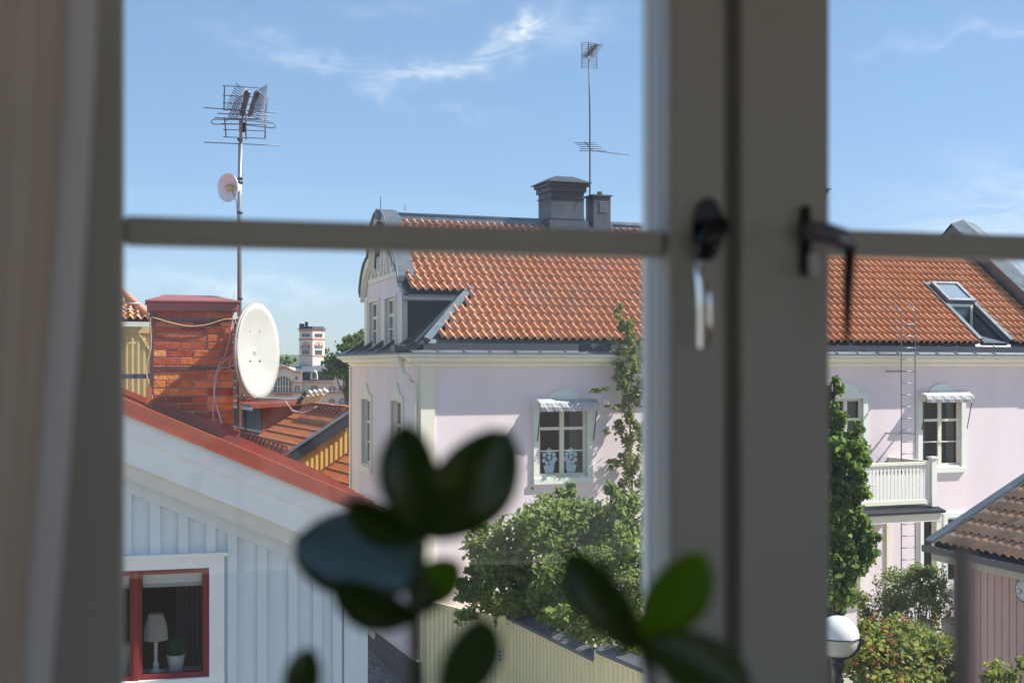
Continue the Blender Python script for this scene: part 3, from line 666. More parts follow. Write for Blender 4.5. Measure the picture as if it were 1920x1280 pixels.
# skylight dormer
c = MB(); sA = sk[0]; wS = .92; lS = (sk[0].y - sk[2].y) / math.cos(pitch)
def sp(u, v, w): return Vector((sA.x + .05 + u, sA.y - v * math.cos(pitch), roofz(sA.y) - v * math.sin(pitch))) + PN * w   # u right, v down the slope, w off the roof
def sbox(b, u0, u1, v0, v1, w0, w1):
    b.prism([sp(u0, v0, w0), sp(u1, v0, w0), sp(u1, v1, w0), sp(u0, v1, w0)], PN * (w1 - w0))
sbox(c, -.12, 0, -.1, lS, .02, .10); sbox(c, -.14, wS + .14, -.12, 0, .02, .09); sbox(c, wS, wS + .14, 0, lS, .02, .08); 
skl = c.build('skylight', GRMETAL, ph)
c = MB(); sbox(c, .0, wS, 0, .95, -.06, .015); c.build('flashing', DKMETAL, skl)
c = MB(); sbox(c, 0, .09, 0, .95, .06, .20); sbox(c, wS - .09, wS, 0, .95, .06, .20); sbox(c, .09, wS - .09, 0, .09, .06, .20); sbox(c, .09, wS - .09, .84, .95, .06, .20)
c.build('frame', ALU, skl)
c = MB(); sbox(c, .09, wS - .09, .09, .84, .15, .16); c.build('pane', mat('bright_roof_pane', (.45, .52, .56), .08, .1, 4, spec=1.0, metal=.55), skl)
p0 = sp(0, .97, .10); yv = p0.y + .02; zb0 = roofz(yv) ; 
vz1 = sp(0, .95, .06).z; vz0 = vz1 - .72; c = MB()
for a_, b_, e_, f_ in ((.06, .13, vz0, vz1), (wS - .13, wS - .06, vz0, vz1), (.13, wS - .13, vz0, vz0 + .07), (.13, wS - .13, vz1 - .07, vz1)): c.box(sA.x + .05 + a_, sA.x + .05 + b_, yv, yv + .07, e_, f_)
c.build('frame', SASH, skl)
c = MB(); c.add([(sA.x + .18, yv + .035, vz0 + .07), (sA.x + wS - .08, yv + .035, vz0 + .07), (sA.x + wS - .08, yv + .035, vz1 - .07), (sA.x + .18, yv + .035, vz1 - .07)], [(0, 1, 2, 3)]); c.build('pane', FGLASS, skl)
c = MB(); yl_ = YE; xa_, xb_ = xs0, xs1; za_ = ZE + .0
c.add([(xa_, yv, vz0), (xb_, yv, vz0), (xb_, yl_, za_), (xa_, yl_, za_)], [(0, 1, 2, 3)])
for xx in (xa_, xb_): c.add([(xx, yv + .1, vz0), (xx, yl_, za_), (xx, yl_, ZE + .03), (xx, yv + .1, roofz(yv + .1) + .03)], [(0, 1, 2, 3)])
c.build('apron', GRMETAL, skl)
# wall ladder
c = MB(); lx0 = PF.oy(1690, 700, -.62).x; lx1 = PF.oy(1716, 700, -.62).x; ztop = PF.oy(1690, 588, -.62).z
for xx in (lx0, lx1): c.tube([(xx, -.62, .4), (xx, -.62, ztop), (xx, -.55, ztop + .1), (xx, -.3, ztop + .30)], .016, 6)
lad = c.build('wall_ladder', ALU, ph)
zz = .7
while zz < ztop - .2:
    c = MB(); c.tube([(lx0, -.62, zz), (lx1, -.62, zz)], .013, 5); c.build('rung', ALU, lad); zz += .30
c = MB()
for zz in (H - .15, H - 1.75, H - 3.4): [c.beam((xx, -.62, zz), (xx, .02, zz), .03, .04) for xx in (lx0, lx1)]
c.build('standoff', STEEL, lad)
# snow guard bits left of the ladder
# porch with balcony
D_ = 1.75
bx0 = PF.oy(1606, 900, -D_).x; bx1 = PF.oy(1750, 900, -D_).x
zf = PF.oy(1700, 950, -D_).z; ztr = PF.oy(1700, 868, -D_).z
c = MB(); c.box(bx0 - .15, bx1 + .2, -D_ - .22, .0, zf - .16, zf - .10); c.prism([(bx0 - .15, -D_ - .22, zf - .098), (bx0 - .15, -D_ + .1, zf - .02), (bx0 - .15, 0, zf + .0), (bx0 - .15, 0, zf - .098)], (bx1 - bx0 + .35, 0, 0))
por = c.build('porch_roof', DKMETAL, ph)
c = MB(); c.box(bx0 - .1, bx1 + .12, -D_ - .16, -D_ - .02, zf - .36, zf - .162); c.box(bx1 - .02, bx1 + .12, -D_ - .02, 0, zf - .36, zf - .162); c.build('beam', CREAM, por)
for xx in (bx0, bx1 - .02): c = MB(); c.box(xx, xx + .14, -D_ - .15, -D_ - .01, 0, zf - .36); c.build('post', CREAM, por)
xw = PF.oy(1661, 1000, 0).x; c = MB(); c.box(xw, xw + .12, -.04, 0, 0, zf - .36); c.box(xw - .9, xw + .12, -.045, 0, zf - .5, zf - .36); c.build('post', CREAM, por)
bal = MB()
for xx in (bx0, bx1 - .06): bal.box(xx, xx + .15, -D_ - .03, -D_ + .12, zf - .02, ztr + .10); bal.box(xx - .03, xx + .18, -D_ - .06, -D_ + .15, ztr + .10, ztr + .14)
BALM = mat('balcony_paint', (.82, .79, .73), .6, .07, 8, .05, 60); balc = bal.build('balcony', BALM, ph)
c = MB(); c.box(bx0 + .15, bx1 - .06, -D_, -D_ + .10, ztr - .05, ztr + .02); c.box(bx0 + .15, bx1 - .06, -D_ + .01, -D_ + .09, zf + .06, zf + .16)
c.box(bx1 - .02, bx1 + .06, -D_ + .12, .0, ztr - .05, ztr + .02); c.box(bx1 - .02, bx1 + .06, -D_ + .12, .0, zf + .06, zf + .16); c.build('rail', CREAM, balc)
nb = 19; wb = (bx1 - bx0 - .21) / nb
for k in range(nb):
    xa = bx0 + .15 + k * wb; g_ = .007; zt2 = ztr - .05; zl = zf + .16; zc = zt2 - .17
    c = MB(); c.prism([(xa + g_, -D_ + .03, zl), (xa + wb - g_, -D_ + .03, zl), (xa + wb - g_, -D_ + .03, zc - .09), (xa + wb - g_ - .022, -D_ + .03, zc), (xa + wb - g_, -D_ + .03, zc + .09), (xa + wb - g_, -D_ + .03, zt2), (xa + g_, -D_ + .03, zt2), (xa + g_, -D_ + .03, zc + .09), (xa + g_ + .022, -D_ + .03, zc), (xa + g_, -D_ + .03, zc - .09)], (0, .022, 0))
    c.build('baluster', BALM, balc)
for k in range(12): c = MB(); ya = -D_ + .14 + k * .133; c.box(bx1 + .005, bx1 + .03, ya, ya + .12, zf + .16, ztr - .05); c.build('baluster', BALM, balc)

# ------------------------------------------------------------------ antennas
def mast_far():
    yl = YR - .1; t = thing('antenna_mast', 'slim aerial mast rising behind the dark sheet-metal chimney on the pink house', 'antenna')
    p = PF.w(PF.oy(1106, 370, yl)); Y = p.y; t.location = (p.x, p.y, p.z)
    def q(px, py, dy=0): return P(px, py, Y + dy) - Vector(p)
    c = MB(); DST = mat('dull_dark_steel', (.12, .11, .12), .5, .2, 9, metal=.4); c.tube([q(1106, 420), q(1106, 220), q(1104, 78)], .022, 6); c.build('pole', DST, t)
    c = MB()
    for k in range(14): c.tube([q(1089, 80 + k * 3.6, .1), q(1118 if k < 5 else 1121, 82 + k * 3.6, .1)], .006, 4)
    for px in (1091, 1104, 1119): c.tube([q(px, 80, .1), q(px, 129, .1)], .008, 4)
    c.build('reflector', DST, t)
    c = MB(); c.tube([q(1100, 108), q(1118, 84, -.4)], .018, 5)
    for k in range(9):
        f = k / 8; a = q(1102 + 16 * f, 106 - 22 * f, -.4 * f); c.tube([a + Vector((-.16, 0, .05)), a, a + Vector((.18, 0, .03))], .009, 4); c.tube([a + Vector((-.16, 0, -.06)), a, a + Vector((.18, 0, -.04))], .009, 4)
    c.build('upper_aerial', DST, t)
    c = MB(); c.box(*(lambda v: (v.x - .05, v.x + .05, v.y - .05, v.y + .05, v.z - .07, v.z + .07))(q(1104, 108))); c.build('junction_box', WHITEP, t)
    c = MB(); c.tube([q(1096, 266), q(1113, 284, -.3)], .014, 5)
    for k, (xa, xb, y) in enumerate([(1077, 1118, 268), (1081, 1122, 271), (1085, 1127, 275), (1088, 1129, 279), (1086, 1138, 283)]): c.tube([q(xa, y, -.05 * k), q(xb, y, -.05 * k)], .010, 4)
    c.tube([q(1115, 283, -.3), q(1180, 291, -.5)], .010, 4); c.build('lower_aerial', DST, t)
mast_far()

# ------------------------------------------------------------------ blue-grey house with brick chimney
WY = 12.1 * math.cos(R(15.7))                                       # gable wall plane
GYp = WY - .30                                                      # rake board plane
bh = put(thing('blue_house', 'blue-grey boarded gable house with white bargeboards and red roof edge', 'house'), BF)
ra = BF.oy(230, 751, GYp); rb2 = BF.oy(657, 930, GYp); slope = (rb2.z - ra.z) / (rb2.x - ra.x)
xcor = BF.oy(682, 1150, WY).x
xe = xcor + .34; xs_ = ra.x - 3.2
def rz(x): return ra.z + slope * (x - ra.x)
def rake(b, o0, o1, y0, y1, xa=None, xb=None):
    xa = xs_ if xa is None else xa; xb = xe if xb is None else xb
    b.prism([(xa, y0, rz(xa) - o0), (xb, y0, rz(xb) - o0), (xb, y0, rz(xb) - o1), (xa, y0, rz(xa) - o1)], (0, y1 - y0, 0))
c = MB(); rake(c, .0, .095, GYp - .02, GYp + .02); rake(c, .093, .106, GYp - .045, GYp + .02); rake(c, -.022, .0, GYp - .01, GYp + .10); c.build('verge_flashing', REDM, bh)
c = MB(); c.prism([(xs_, GYp + .10, rz(xs_) - .05), (xe + .05, GYp + .10, rz(xe + .05) - .05), (xe + .05, GYp + .10, rz(xe + .05) - .10), (xs_, GYp + .10, rz(xs_) - .10)], (0, 7, 0))
xs2 = 2 * xs_ - xe; c.prism([(xs_, GYp + .1, rz(xs_) - .05), (xs2, GYp + .1, rz(xe) - .05), (xs2, GYp + .1, rz(xe) - .10), (xs_, GYp + .1, rz(xs_) - .10)][::-1], (0, 7, 0)); bro = c.build('roof', REDM, bh)
c = MB()
for k in range(9): c.beam((xs_, GYp + .6 + k * .6, rz(xs_) - .03), (xe, GYp + .6 + k * .6, rz(xe) - .03), .02, .04)
c.build('standing_seam', REDM, bro)
c = MB(); rake(c, .106, .26, GYp, GYp + .04); c.build('bargeboard', WHITEB, bh)
c = MB(); rake(c, .255, .50, GYp + .03, GYp + .07); c.build('bargeboard', WHITEB, bh)
c = MB(); rake(c, .495, .63, GYp + .055, GYp + .24); c.build('bargeboard', CREAMB, bh)
BW = (BF.oy(180, 1100, WY).x, BF.oy(392, 1100, WY).x, BF.oy(300, 1272, WY).z, BF.oy(300, 1066, WY).z)
c = MB(); wall_holes(c, xs_, xcor, 0, rz(xs_) - .5, WY, [BW], .14)
v2 = [(v[0], v[1], min(v[2], rz(v[0]) - .4)) for v in c.v]; c.v = v2
c.add([(xs2, WY, 0), (xs_, WY, 0), (xs_, WY, rz(xs_) - .4), (xs2, WY, rz(xe) - .4)], [(0, 1, 2, 3)])
c.add([(xcor, WY, 0), (xcor, WY + 6.5, 0), (xcor, WY + 6.5, rz(xcor) - .3), (xcor, WY, rz(xcor) - .3)], [(0, 1, 2, 3)])
c.build('wall', BLUEB, bh)
c = MB(); rake(c, .60, .762, WY - .050, WY + .0, xs_, xcor); c.build('top_board', BLUEB, bh)
for a_, b_ in ((60, 82), (115, 137), (170, 191), (225, 247), (281, 301), (334, 353), (386, 404), (426, 444), (482, 500), (540, 557), (586, 603), (623, 640)):
    xa = BF.oy(a_, 1000, WY).x; xb = BF.oy(b_, 1000, WY).x
    zb_ = 0 if a_ > 410 else BW[3] + .13
    c = MB(); c.prism([(xa, WY - .042, zb_), (xb, WY - .042, zb_), (xb, WY - .042, rz(xb) - .76), (xa, WY - .042, rz(xa) - .76)], (0, .042, 0)); bevel(c.build('batten', BLUEB, bh), .005)
xa = BF.oy(644, 1000, WY).x; c = MB(); c.prism([(xa, WY - .045, 0), (xcor + .03, WY - .045, 0), (xcor + .03, WY - .045, rz(xcor + .03) - .76), (xa, WY - .045, rz(xa) - .76)], (0, .045, 0)); bevel(c.build('corner_board', BLUEB, bh), .006)
# window
x0, x1, z0, z1 = BW
c = MB(); t_ = .125; c.box(x1, x1 + t_, WY - .045, WY, z0 - .1, z1 + .1); c.box(x0 - t_, x0, WY - .045, WY, z0 - .1, z1 + .1); c.box(x0, x1, WY - .045, WY, z1, z1 + .1); c.box(x0 - t_ - .03, x1 + t_ + .03, WY - .09, WY - .0, z1 + .1, z1 + .13)
c.box(x0 - t_ - .02, x1 + t_ + .02, WY - .10, WY, z0 - .135, z0 - .10); c.box(x0, x1, WY - .05, WY, z0 - .1, z0 - .0); bw = c.build('window', WHITEB, bh)
xm = BF.oy(255, 1100, WY).x; f_ = .05
c = MB()
for xa, xb in ((x0, xm), (xm, x1)):
    c.box(xa, xa + f_, WY - .01, WY + .05, z0, z1); c.box(xb - f_, xb, WY - .01, WY + .05, z0, z1); c.box(xa + f_, xb - f_, WY - .01, WY + .05, z0, z0 + f_ * .9); c.box(xa + f_, xb - f_, WY - .01, WY + .05, z1 - f_ * .9, z1)
c.box(xm - .022, xm + .022, WY - .03, WY + .0, z0, z1)
for zz in (z0 + .2, z1 - .25): c.tube([(x1 + .003, WY - .035, zz), (x1 + .003, WY - .035, zz + .12)], .011, 6)
bevel(c.build('frame', REDW, bw), .004)
for xa, xb in ((x0, xm), (xm, x1)):
    c = MB(); c.add([(xa + f_, WY + .02, z0 + .04), (xb - f_, WY + .02, z0 + .04), (xb - f_, WY + .02, z1 - .04), (xa + f_, WY + .02, z1 - .04)], [(0, 1, 2, 3)]); c.build('pane', glass('blue_house_pane_glass', (.95, .96, .95), .8), bw)
    c = MB(); c.box(xa + f_ + .005, xb - f_ - .005, WY + .05, WY + .08, z1 - .13, z1 - .05); [c.box(xa + .12 + k * (xb - xa - .3), xa + .15 + k * (xb - xa - .3), WY + .035, WY + .05, z1 - .13, z1 - .09) for k in (0, 1)]
    [c.box(xa + f_ + .005, xb - f_ - .005, WY + .055, WY + .075, z1 - .138 - k * .008, z1 - .134 - k * .008) for k in range(4)]; c.build('blind', WHITEB, bw)
    c = MB(); c.box(xa + f_, xb - f_, WY + .06, WY + .40, z0 - .03, z0 + .005); c.build('sill', WHITEB, bw)
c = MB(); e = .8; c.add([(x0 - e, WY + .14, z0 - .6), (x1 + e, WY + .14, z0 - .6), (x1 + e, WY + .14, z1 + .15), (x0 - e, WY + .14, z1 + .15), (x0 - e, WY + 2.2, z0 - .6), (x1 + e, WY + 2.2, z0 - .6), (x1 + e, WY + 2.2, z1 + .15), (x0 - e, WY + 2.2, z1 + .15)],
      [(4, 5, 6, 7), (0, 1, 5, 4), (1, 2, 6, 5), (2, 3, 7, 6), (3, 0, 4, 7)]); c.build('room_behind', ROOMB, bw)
c = MB(); n_ = 30; vs = []
xa = BF.oy(330, 1100, WY + .35).x; xb = BF.oy(385, 1100, WY + .35).x
for i in range(n_ + 1):
    xx = xa + (xb - xa) * i / n_; yy = WY + .50 + .025 * math.sin(i * 1.3); vs += [(xx, yy, z0 - .3), (xx, yy, z1 + .1)]
c.add(vs, [(2 * i, 2 * i + 2, 2 * i + 3, 2 * i + 1) for i in range(n_)], True); c.build('curtain', mat('plum_curtain', (.16, .10, .13), .9, .2, 5), bw)
def in_fr(name, label, cat, px, py, y, fr=BF):
    p = fr.w(fr.oy(px, py, y)); return thing(name, label, cat, p, fr.a)
# table lamp and potted ball behind the pane
WS = z0 + .006
lp = BF.oy(292, 1260, WY + .2)
t = thing('table_lamp', 'white pleated table lamp on the sill inside the red window', 'lamp', BF.w((lp.x, WY + .2, WS)), BF.a)
hl = BF.oy(292, 1150, WY + .2).z - WS; hb = BF.oy(292, 1198, WY + .2).z - WS; rr = .095
c = MB(); c.lathe([(0, 0), (.062, 0), (.062, .02), (.03, .035), (.022, .06), (.03, .075), (.016, .10), (.014, .13), (.019, .20), (.013, hb - .06), (.022, hb - .04), (.012, hb - .02), (.01, hb + .02)], n=14); c.build('base', WHITEP, t)
c = MB(); n_ = 72; vs = []
for i in range(n_):
    a_ = 2 * math.pi * i / n_; w_ = 1 + (.045 if i % 2 else -.02)
    vs += [(rr * 1.04 * w_ * math.cos(a_), rr * 1.04 * w_ * math.sin(a_), hb), (rr * .97 * w_ * math.cos(a_), rr * .97 * w_ * math.sin(a_), (hb + hl) / 2), (rr * .62 * w_ * math.cos(a_), rr * .62 * w_ * math.sin(a_), hl)]
c.add(vs, [(3 * i + k, 3 * ((i + 1) % n_) + k, 3 * ((i + 1) % n_) + k + 1, 3 * i + k + 1) for i in range(n_) for k in (0, 1)]); c.build('lamp_shade', mat('pleated_cloth', (.72, .66, .62), .9, .05, 9, transl=.3), t)
pp = BF.oy(330, 1260, WY + .22)
t = thing('potted_plant', 'round green clipped plant in a white pot beside the lamp in the red window', 'potted plant', BF.w((pp.x, WY + .22, WS)), BF.a)
c = MB(); c.lathe([(0, 0), (.055, 0), (.078, .135), (.080, .15), (.07, .15), (.065, .12), (0, .12)], n=18); c.build('pot', WHITEP, t)
leaves([((0, 0, .215), (.085, .085, .08), 900)], .028, 'foliage', mat('artificial_green', (.02, .16, .07), .5, .3, 9, rnd=.5), t, shell=.6)
p2 = BF.oy(233, 1260, WY + .25)
t = thing('flower_pot', 'plain white pot at the left edge of the red window', 'pot', BF.w((p2.x - .02, WY + .25, WS)), BF.a)
c = MB(); c.lathe([(0, 0), (.07, 0), (.10, .24), (.105, .26), (.09, .26), (.08, .2), (0, .2)], n=18); c.build('pot', WHITEP, t)

# chimney of bricks
CY = BF.l(P(363, 700, 12.9)).y
cx0 = BF.oy(286, 700, CY).x; cx1 = cx0 + .77; ctop = BF.oy(363, 582, CY).z; CD = .64; j = .011
c = MB(); c.box(cx0 + .008, cx1 - .008, CY + .008, CY + CD - .008, rz(cx1) - .3, ctop); ch = c.build('chimney', MORTAR, bh)
bm = {}
def brick_me(l, d=.10, h=.063):
    k = round(l, 3)
    if k not in bm:
        b = MB(); e = .004
        o = [(0, e, 0), (l, e, 0), (l, e, h), (0, e, h)]; i_ = [(e, 0, e), (l - e, 0, e), (l - e, 0, h - e), (e, 0, h - e)]; bk = [(0, d, 0), (l, d, 0), (l, d, h), (0, d, h)]
        b.add(o + i_ + bk, [(4, 5, 6, 7), (0, 1, 5, 4), (1, 2, 6, 5), (2, 3, 7, 6), (3, 0, 4, 7), (1, 0, 8, 9), (2, 1, 9, 10), (3, 2, 10, 11), (0, 3, 11, 8)])
        bm[k] = b.mesh('brick', BRICK)
    return bm[k]
z = ctop - .075; row = 0
while z > rz(cx1) - .25:
    seqs = [[.25, .25, .25], [.12, .25, .25, .12], [.25, .25, .25], [.12, .25, .12, .25]]
    seq = seqs[row % 4]; x = cx0 + .001 + (.0 if sum(seq) + j * (len(seq) - 1) > .765 else 0)
    sc_ = (.768 - j * (len(seq) - 1)) / sum(seq)
    for l in seq:
        l2 = l * sc_; inst('brick', brick_me(l2), ch, (x, CY + random.uniform(-.004, .003), z + random.uniform(-.002, .002)), (random.uniform(-.012, .012), 0, random.uniform(-.008, .008))); x += l2 + j
    y = CY + .115
    for l in ([.12, .25, .12] if row % 2 else [.25, .25]):
        l2 = l * (.51 / (.25 * 2 + .011) if row % 2 == 0 else .49 / .49); inst('brick', brick_me(round(l2, 3)), ch, (cx1 + random.uniform(-.003, .003), y, z), (0, 0, R(90))); y += l2 + j
    z -= .075; row += 1
c = MB(); o1 = BF.oy(363, 570, CY).z; e = .05
c.box(cx0 - e, cx1 + e - .01, CY - e, CY + CD + e, ctop - .005, o1 + .015); c.box(cx0 - e - .02, cx1 + e + .01, CY - e - .02, CY + CD + e + .02, o1 + .015, o1 + .03)
q = e + .018; t2 = .07
c.add([(cx0 - q, CY - q, o1 + .031), (cx1 + q, CY - q, o1 + .031), (cx1 + q, CY + CD + q, o1 + .031), (cx0 - q, CY + CD + q, o1 + .031), (cx0 + .12, CY + .22, o1 + .031 + t2), (cx1 - .16, CY + .22, o1 + .024 + t2), (cx1 - .16, CY + CD - .15, o1 + .024 + t2), (cx0 + .12, CY + CD - .15, o1 + .031 + t2)],
      [(0, 1, 5, 4), (1, 2, 6, 5), (2, 3, 7, 6), (3, 0, 4, 7), (4, 5, 6, 7)])
bevel(c.build('cap', REDD, ch), .006)
c = MB()
for py in (601, 690): zz = BF.oy(363, py, CY).z; c.box(cx0 - .012, cx1 + .012, CY - .012, CY - .006, zz - .014, zz + .014)
c.box(cx0 - .028, cx0 + .012, CY - .02, CY + .03, BF.oy(300, 740, CY).z, ctop); c.build('clamp_band', mat('old_iron_band', (.14, .09, .11), .5, .3, 9, metal=.4), ch)
c = MB(); zf0 = BF.oy(287, 750, CY - .03).z; zf1 = BF.oy(440, 808, CY - .03).z
c.prism([(cx0 - .01, CY - .035, zf0), (cx1 + .06, CY - .035, zf1), (cx1 + .06, CY - .035, rz(cx1 + .06) - .06), (cx0 - .01, CY - .035, rz(cx0) - .06)], (0, .02, 0))
c.beam((cx0 - .01, CY - .04, zf0), (cx1 + .06, CY - .04, zf1), .012, .02); c.box(cx1 + .03, cx1 + .06, CY - .03, CY + CD, rz(cx1) - .1, zf1); c.build('flashing', REDD, ch)
c = MB(); c.box(cx0 - .06, cx0 - .005, CY - .04, CY + .05, rz(cx0) - .12, rz(cx0) + .20); c.build('flashing', mat('painted_sunlit_sheet', (.50, .17, .07), .6, .2, 9), ch)  # orange version of the red flashing, sunlight put into its colour
# stay bar to the left
c = MB(); a_ = BF.oy(100, 706, CY + .02); b_ = BF.oy(284, 705, CY + .02); c.beam(a_, b_, .05, .045); stb = c.build('stay_bar', mat('blue_grey_steel', (.10, .11, .19), .4, .2, 9, metal=.4), None)
put(stb, BF); stb['label'] = 'dark blue steel stay bar running left from the brick chimney'; stb['category'] = 'bar'
# mast with aerials
MY = 13.15
mb_ = P(450, 640, MY)
t = thing('antenna_mast', 'tall galvanised mast with grid aerials and small dish beside the brick chimney', 'antenna', mb_)
def q(px, py, dy=0): return P(px, py, MY + dy) - mb_
c = MB(); c.tube([q(449, 800), q(449, 400), q(451, 270)], .022, 10); c.tube([q(451, 272), q(451.5, 225)], .018, 8); c.tube([q(461, 165), q(461, 262)], .008, 8); c.build('pole', STEEL, t)
c = MB(); [c.tube([q(450, y - 2), q(450, y + 2)], .027, 10) for y in (262, 335, 343, 399, 560)]; c.build('collar', DARKP, t)
AE = mat('aerial_steel', (.16, .17, .21), .4, .2, 9, metal=.6)
c = MB()
for (xa, ya, xb, yb) in [(418, 161, 502, 166), (418, 179, 502, 184), (418, 193, 502, 198), (418, 206, 502, 210), (420, 222, 500, 223), (416, 232, 500, 234), (418, 243, 502, 246), (418, 257, 503, 260)]: c.tube([q(xa, ya, .12), q(xb, yb, .12)], .0045, 5)
for (xa, ya, xb, yb) in [(421, 160, 420, 207), (501, 164, 498, 211), (421, 220, 424, 258), (498, 222, 497, 260)]: c.tube([q(xa, ya, .12), q(xb, yb, .12)], .007, 5)
c.build('reflector_grid', AE, t)
c = MB(); f0, f1 = q(461, 216, .1), q(473, 174, -.95)
for off in (Vector((-.045, 0, .0)), Vector((.045, 0, .0))): c.tube([f0 + off * .5, f1 + off * 1.5], .012, 6)
for k in range(12):
    f = k / 11; a_ = f0.lerp(f1, f)
    for sx in (-1, 1):
        l_ = .20 - .05 * f
        c.tube([a_ + Vector((sx * .03, 0, .0)), a_ + Vector((sx * l_, 0, .085))], .0045, 5); c.tube([a_ + Vector((sx * .03, 0, 0)), a_ + Vector((sx * l_, 0, -.055))], .0045, 5)
        c.tube([a_ + Vector((sx * .02, 0, -.012)), a_ + Vector((sx * .055, 0, .02))], .016, 5)
c.build('upper_aerial', AE, t)
c = MB()
for (xa, ya, xb, yb, dy) in [(382, 202, 523, 212, -.5), (408, 213, 506, 217, -.35), (402, 221, 507, 226, -.2), (382, 267, 524, 273, -.0)]: c.tube([q(xa, ya, dy), q(xb, yb, dy)], .005, 5)
lp_ = [(396, 229), (398, 225), (402, 224), (450, 225), (512, 231), (517, 236), (515, 240), (510, 240), (450, 233), (402, 233), (397, 231), (396, 229)]
c.tube([q(a_, b_, -.08) for a_, b_ in lp_], .005, 5); c.tube([q(451, 270, -.0), q(455, 215, -.5)], .009, 6); c.build('lower_aerial', AE, t)
c = MB(); v = q(457, 239, -.06); c.box(v.x - .02, v.x + .02, v.y - .03, v.y + .03, v.z - .045, v.z + .045); c.build('amplifier', DARKP, t)
sd = thing('small_grey_dish', 'small pale dish clamped high on the galvanised mast', 'satellite dish', P(430, 352, MY - .1))
ax = Vector((-.50, -.72, -.05)).normalized(); rotm = ax.to_track_quat('Z', 'Y').to_matrix().to_4x4()
c = MB(); c.M = rotm; rad = .138; n_ = 28
pr = [(rad * k / 7, .07 * (k / 7) ** 2 - .05) for k in range(8)]; c.lathe(pr + [(rad + .006, .022), (rad, .012)] + [(rad * k / 7, .07 * (k / 7) ** 2 - .062) for k in range(7, -1, -1)], n=n_); c.build('reflector', mat('pale_grey_dish', (.80, .83, .88), .4, .1, 6), sd)
c = MB(); c.M = rotm; c.lathe([(0, .03), (.035, .028), (.04, .0), (.03, -.03), (.0, -.04)], n=12); c.build('feed', TAN, sd)
c = MB(); c.M = rotm; c.tube([(0, 0, -.05), (0, 0, -.12)], .05, 10); c.M = Matrix.Identity(4); c.tube([(0, .02, 0), (.10, .08, .02)], .014, 6); c.build('bracket', WHITEP, sd)
c = MB(); c.tube([P(436, 358, MY - .2), P(444, 380, MY - .06), P(446, 420, MY - .04), P(447, 560, MY - .04)], .004, 5); o = c.build('cable', DARKP); o['label'] = 'thin dark cable hanging from the small dish down the mast'; o['category'] = 'cable'

# large dish
Yd = 12.9
cD = P(485, 659, Yd); dt = thing('satellite_dish', 'large off-white satellite dish mounted beside the brick chimney', 'satellite dish', cD)
# tilted oval seen turned: horizontal half 40 px, vertical 90 px
ha = 90 / FPX * Yd; hw = ha * .93
ang = R(73)
Rz = Matrix.Rotation(-ang, 4, 'Z') @ Matrix.Rotation(R(3), 4, 'X') 
Rt = Matrix.Rotation(R(-1), 4, 'Y') @ Matrix.Rotation(ang, 4, 'Z')
c = MB(); n_ = 48; m_ = 8; vs = []; dp = .05
for k in range(m_ + 1):
    f = k / m_
    for i in range(n_): a_ = 2 * math.pi * i / n_; vs.append((hw * f * math.cos(a_), dp * (1 - f * f) - .0, ha * f * math.sin(a_)))
def ringf(m0, m1): return [(m0 * n_ + i, m0 * n_ + (i + 1) % n_, m1 * n_ + (i + 1) % n_, m1 * n_ + i) for i in range(n_)]
fs = [f for k in range(m_) for f in ringf(k, k + 1)]
c.M = Rt; c.add(vs, fs, True); o = c.build('reflector', DISH, dt); sm = o.modifiers.new('thick', 'SOLIDIFY'); sm.thickness = .006
c = MB(); c.M = Rt; c.tube([(hw * math.cos(2 * math.pi * i / 48), .02, ha * math.sin(2 * math.pi * i / 48)) for i in range(49)], .016, 8, False); c.build('rim', mat('dish_rim', (.34, .30, .28), .5, .15, 8), dt)
c = MB(); c.M = Rt
for sx in (-.11, .09):
    for sz in (-.09, .20): c.tube([(sx, .030, sz), (sx, .055, sz)], .009, 6)
c.build('bolt', DARKP, dt)
c = MB(); c.tube([P(444, 600, Yd + .3) - cD, P(453, 640, Yd + .2) - cD, P(453, 700, Yd + .2) - cD], .03, 8); c.beam(P(438, 620, Yd + .2) - cD, P(456, 620, Yd + .22) - cD, .06, .14); c.build('bracket', mat('indigo_bracket', (.06, .06, .11), .5, .2, 5), dt)
c = MB(); c.tube([P(443, 716, Yd + .05) - cD, P(442, 735, Yd + .02) - cD, P(447, 744, Yd) - cD, P(500, 747, Yd - .1) - cD, P(545, 748, Yd - .2) - cD, P(575, 747, Yd - .25) - cD], .010, 7); c.tube([P(447, 750, Yd) - cD, P(500, 751, Yd - .1) - cD, P(560, 748, Yd - .25) - cD], .009, 7); c.build('feed_arm', STEEL, dt)
for k in range(5):
    v = P(562 + k * 9.2, 752 - k * 1.2, Yd - .25) - cD; dk = k == 0
    c = MB(); c.M = Matrix.Translation(v) @ Matrix.Rotation(R(38), 4, 'Y'); c.box(-.020, .020, -.035, .035, -.035, .065); c.tube([(0, 0, .06), (0, 0, .085)], .030, 10)
    lb = bevel(c.build('receiver', DARKP if dk else TAN, dt), .008)
    c = MB(); c.M = Matrix.Translation(v) @ Matrix.Rotation(R(38), 4, 'Y'); c.tube([(0, 0, .085), (0, 0, .11)], .029, 10); c.build('lens_cap', DARKP if dk else WHITEP, lb)
c = MB()
for k in range(4): c.tube([P(570 + k * 8, 762, Yd - .25), P(560 + k * 3, 772 + k, Yd - .2), P(548, 771 - k, Yd - .15), P(538 - k, 755 - k, Yd - .1)], .0035, 5)
o = c.build('cable', WIREW); o['label'] = 'pale cables looping under the receivers of the large dish'; o['category'] = 'cable'
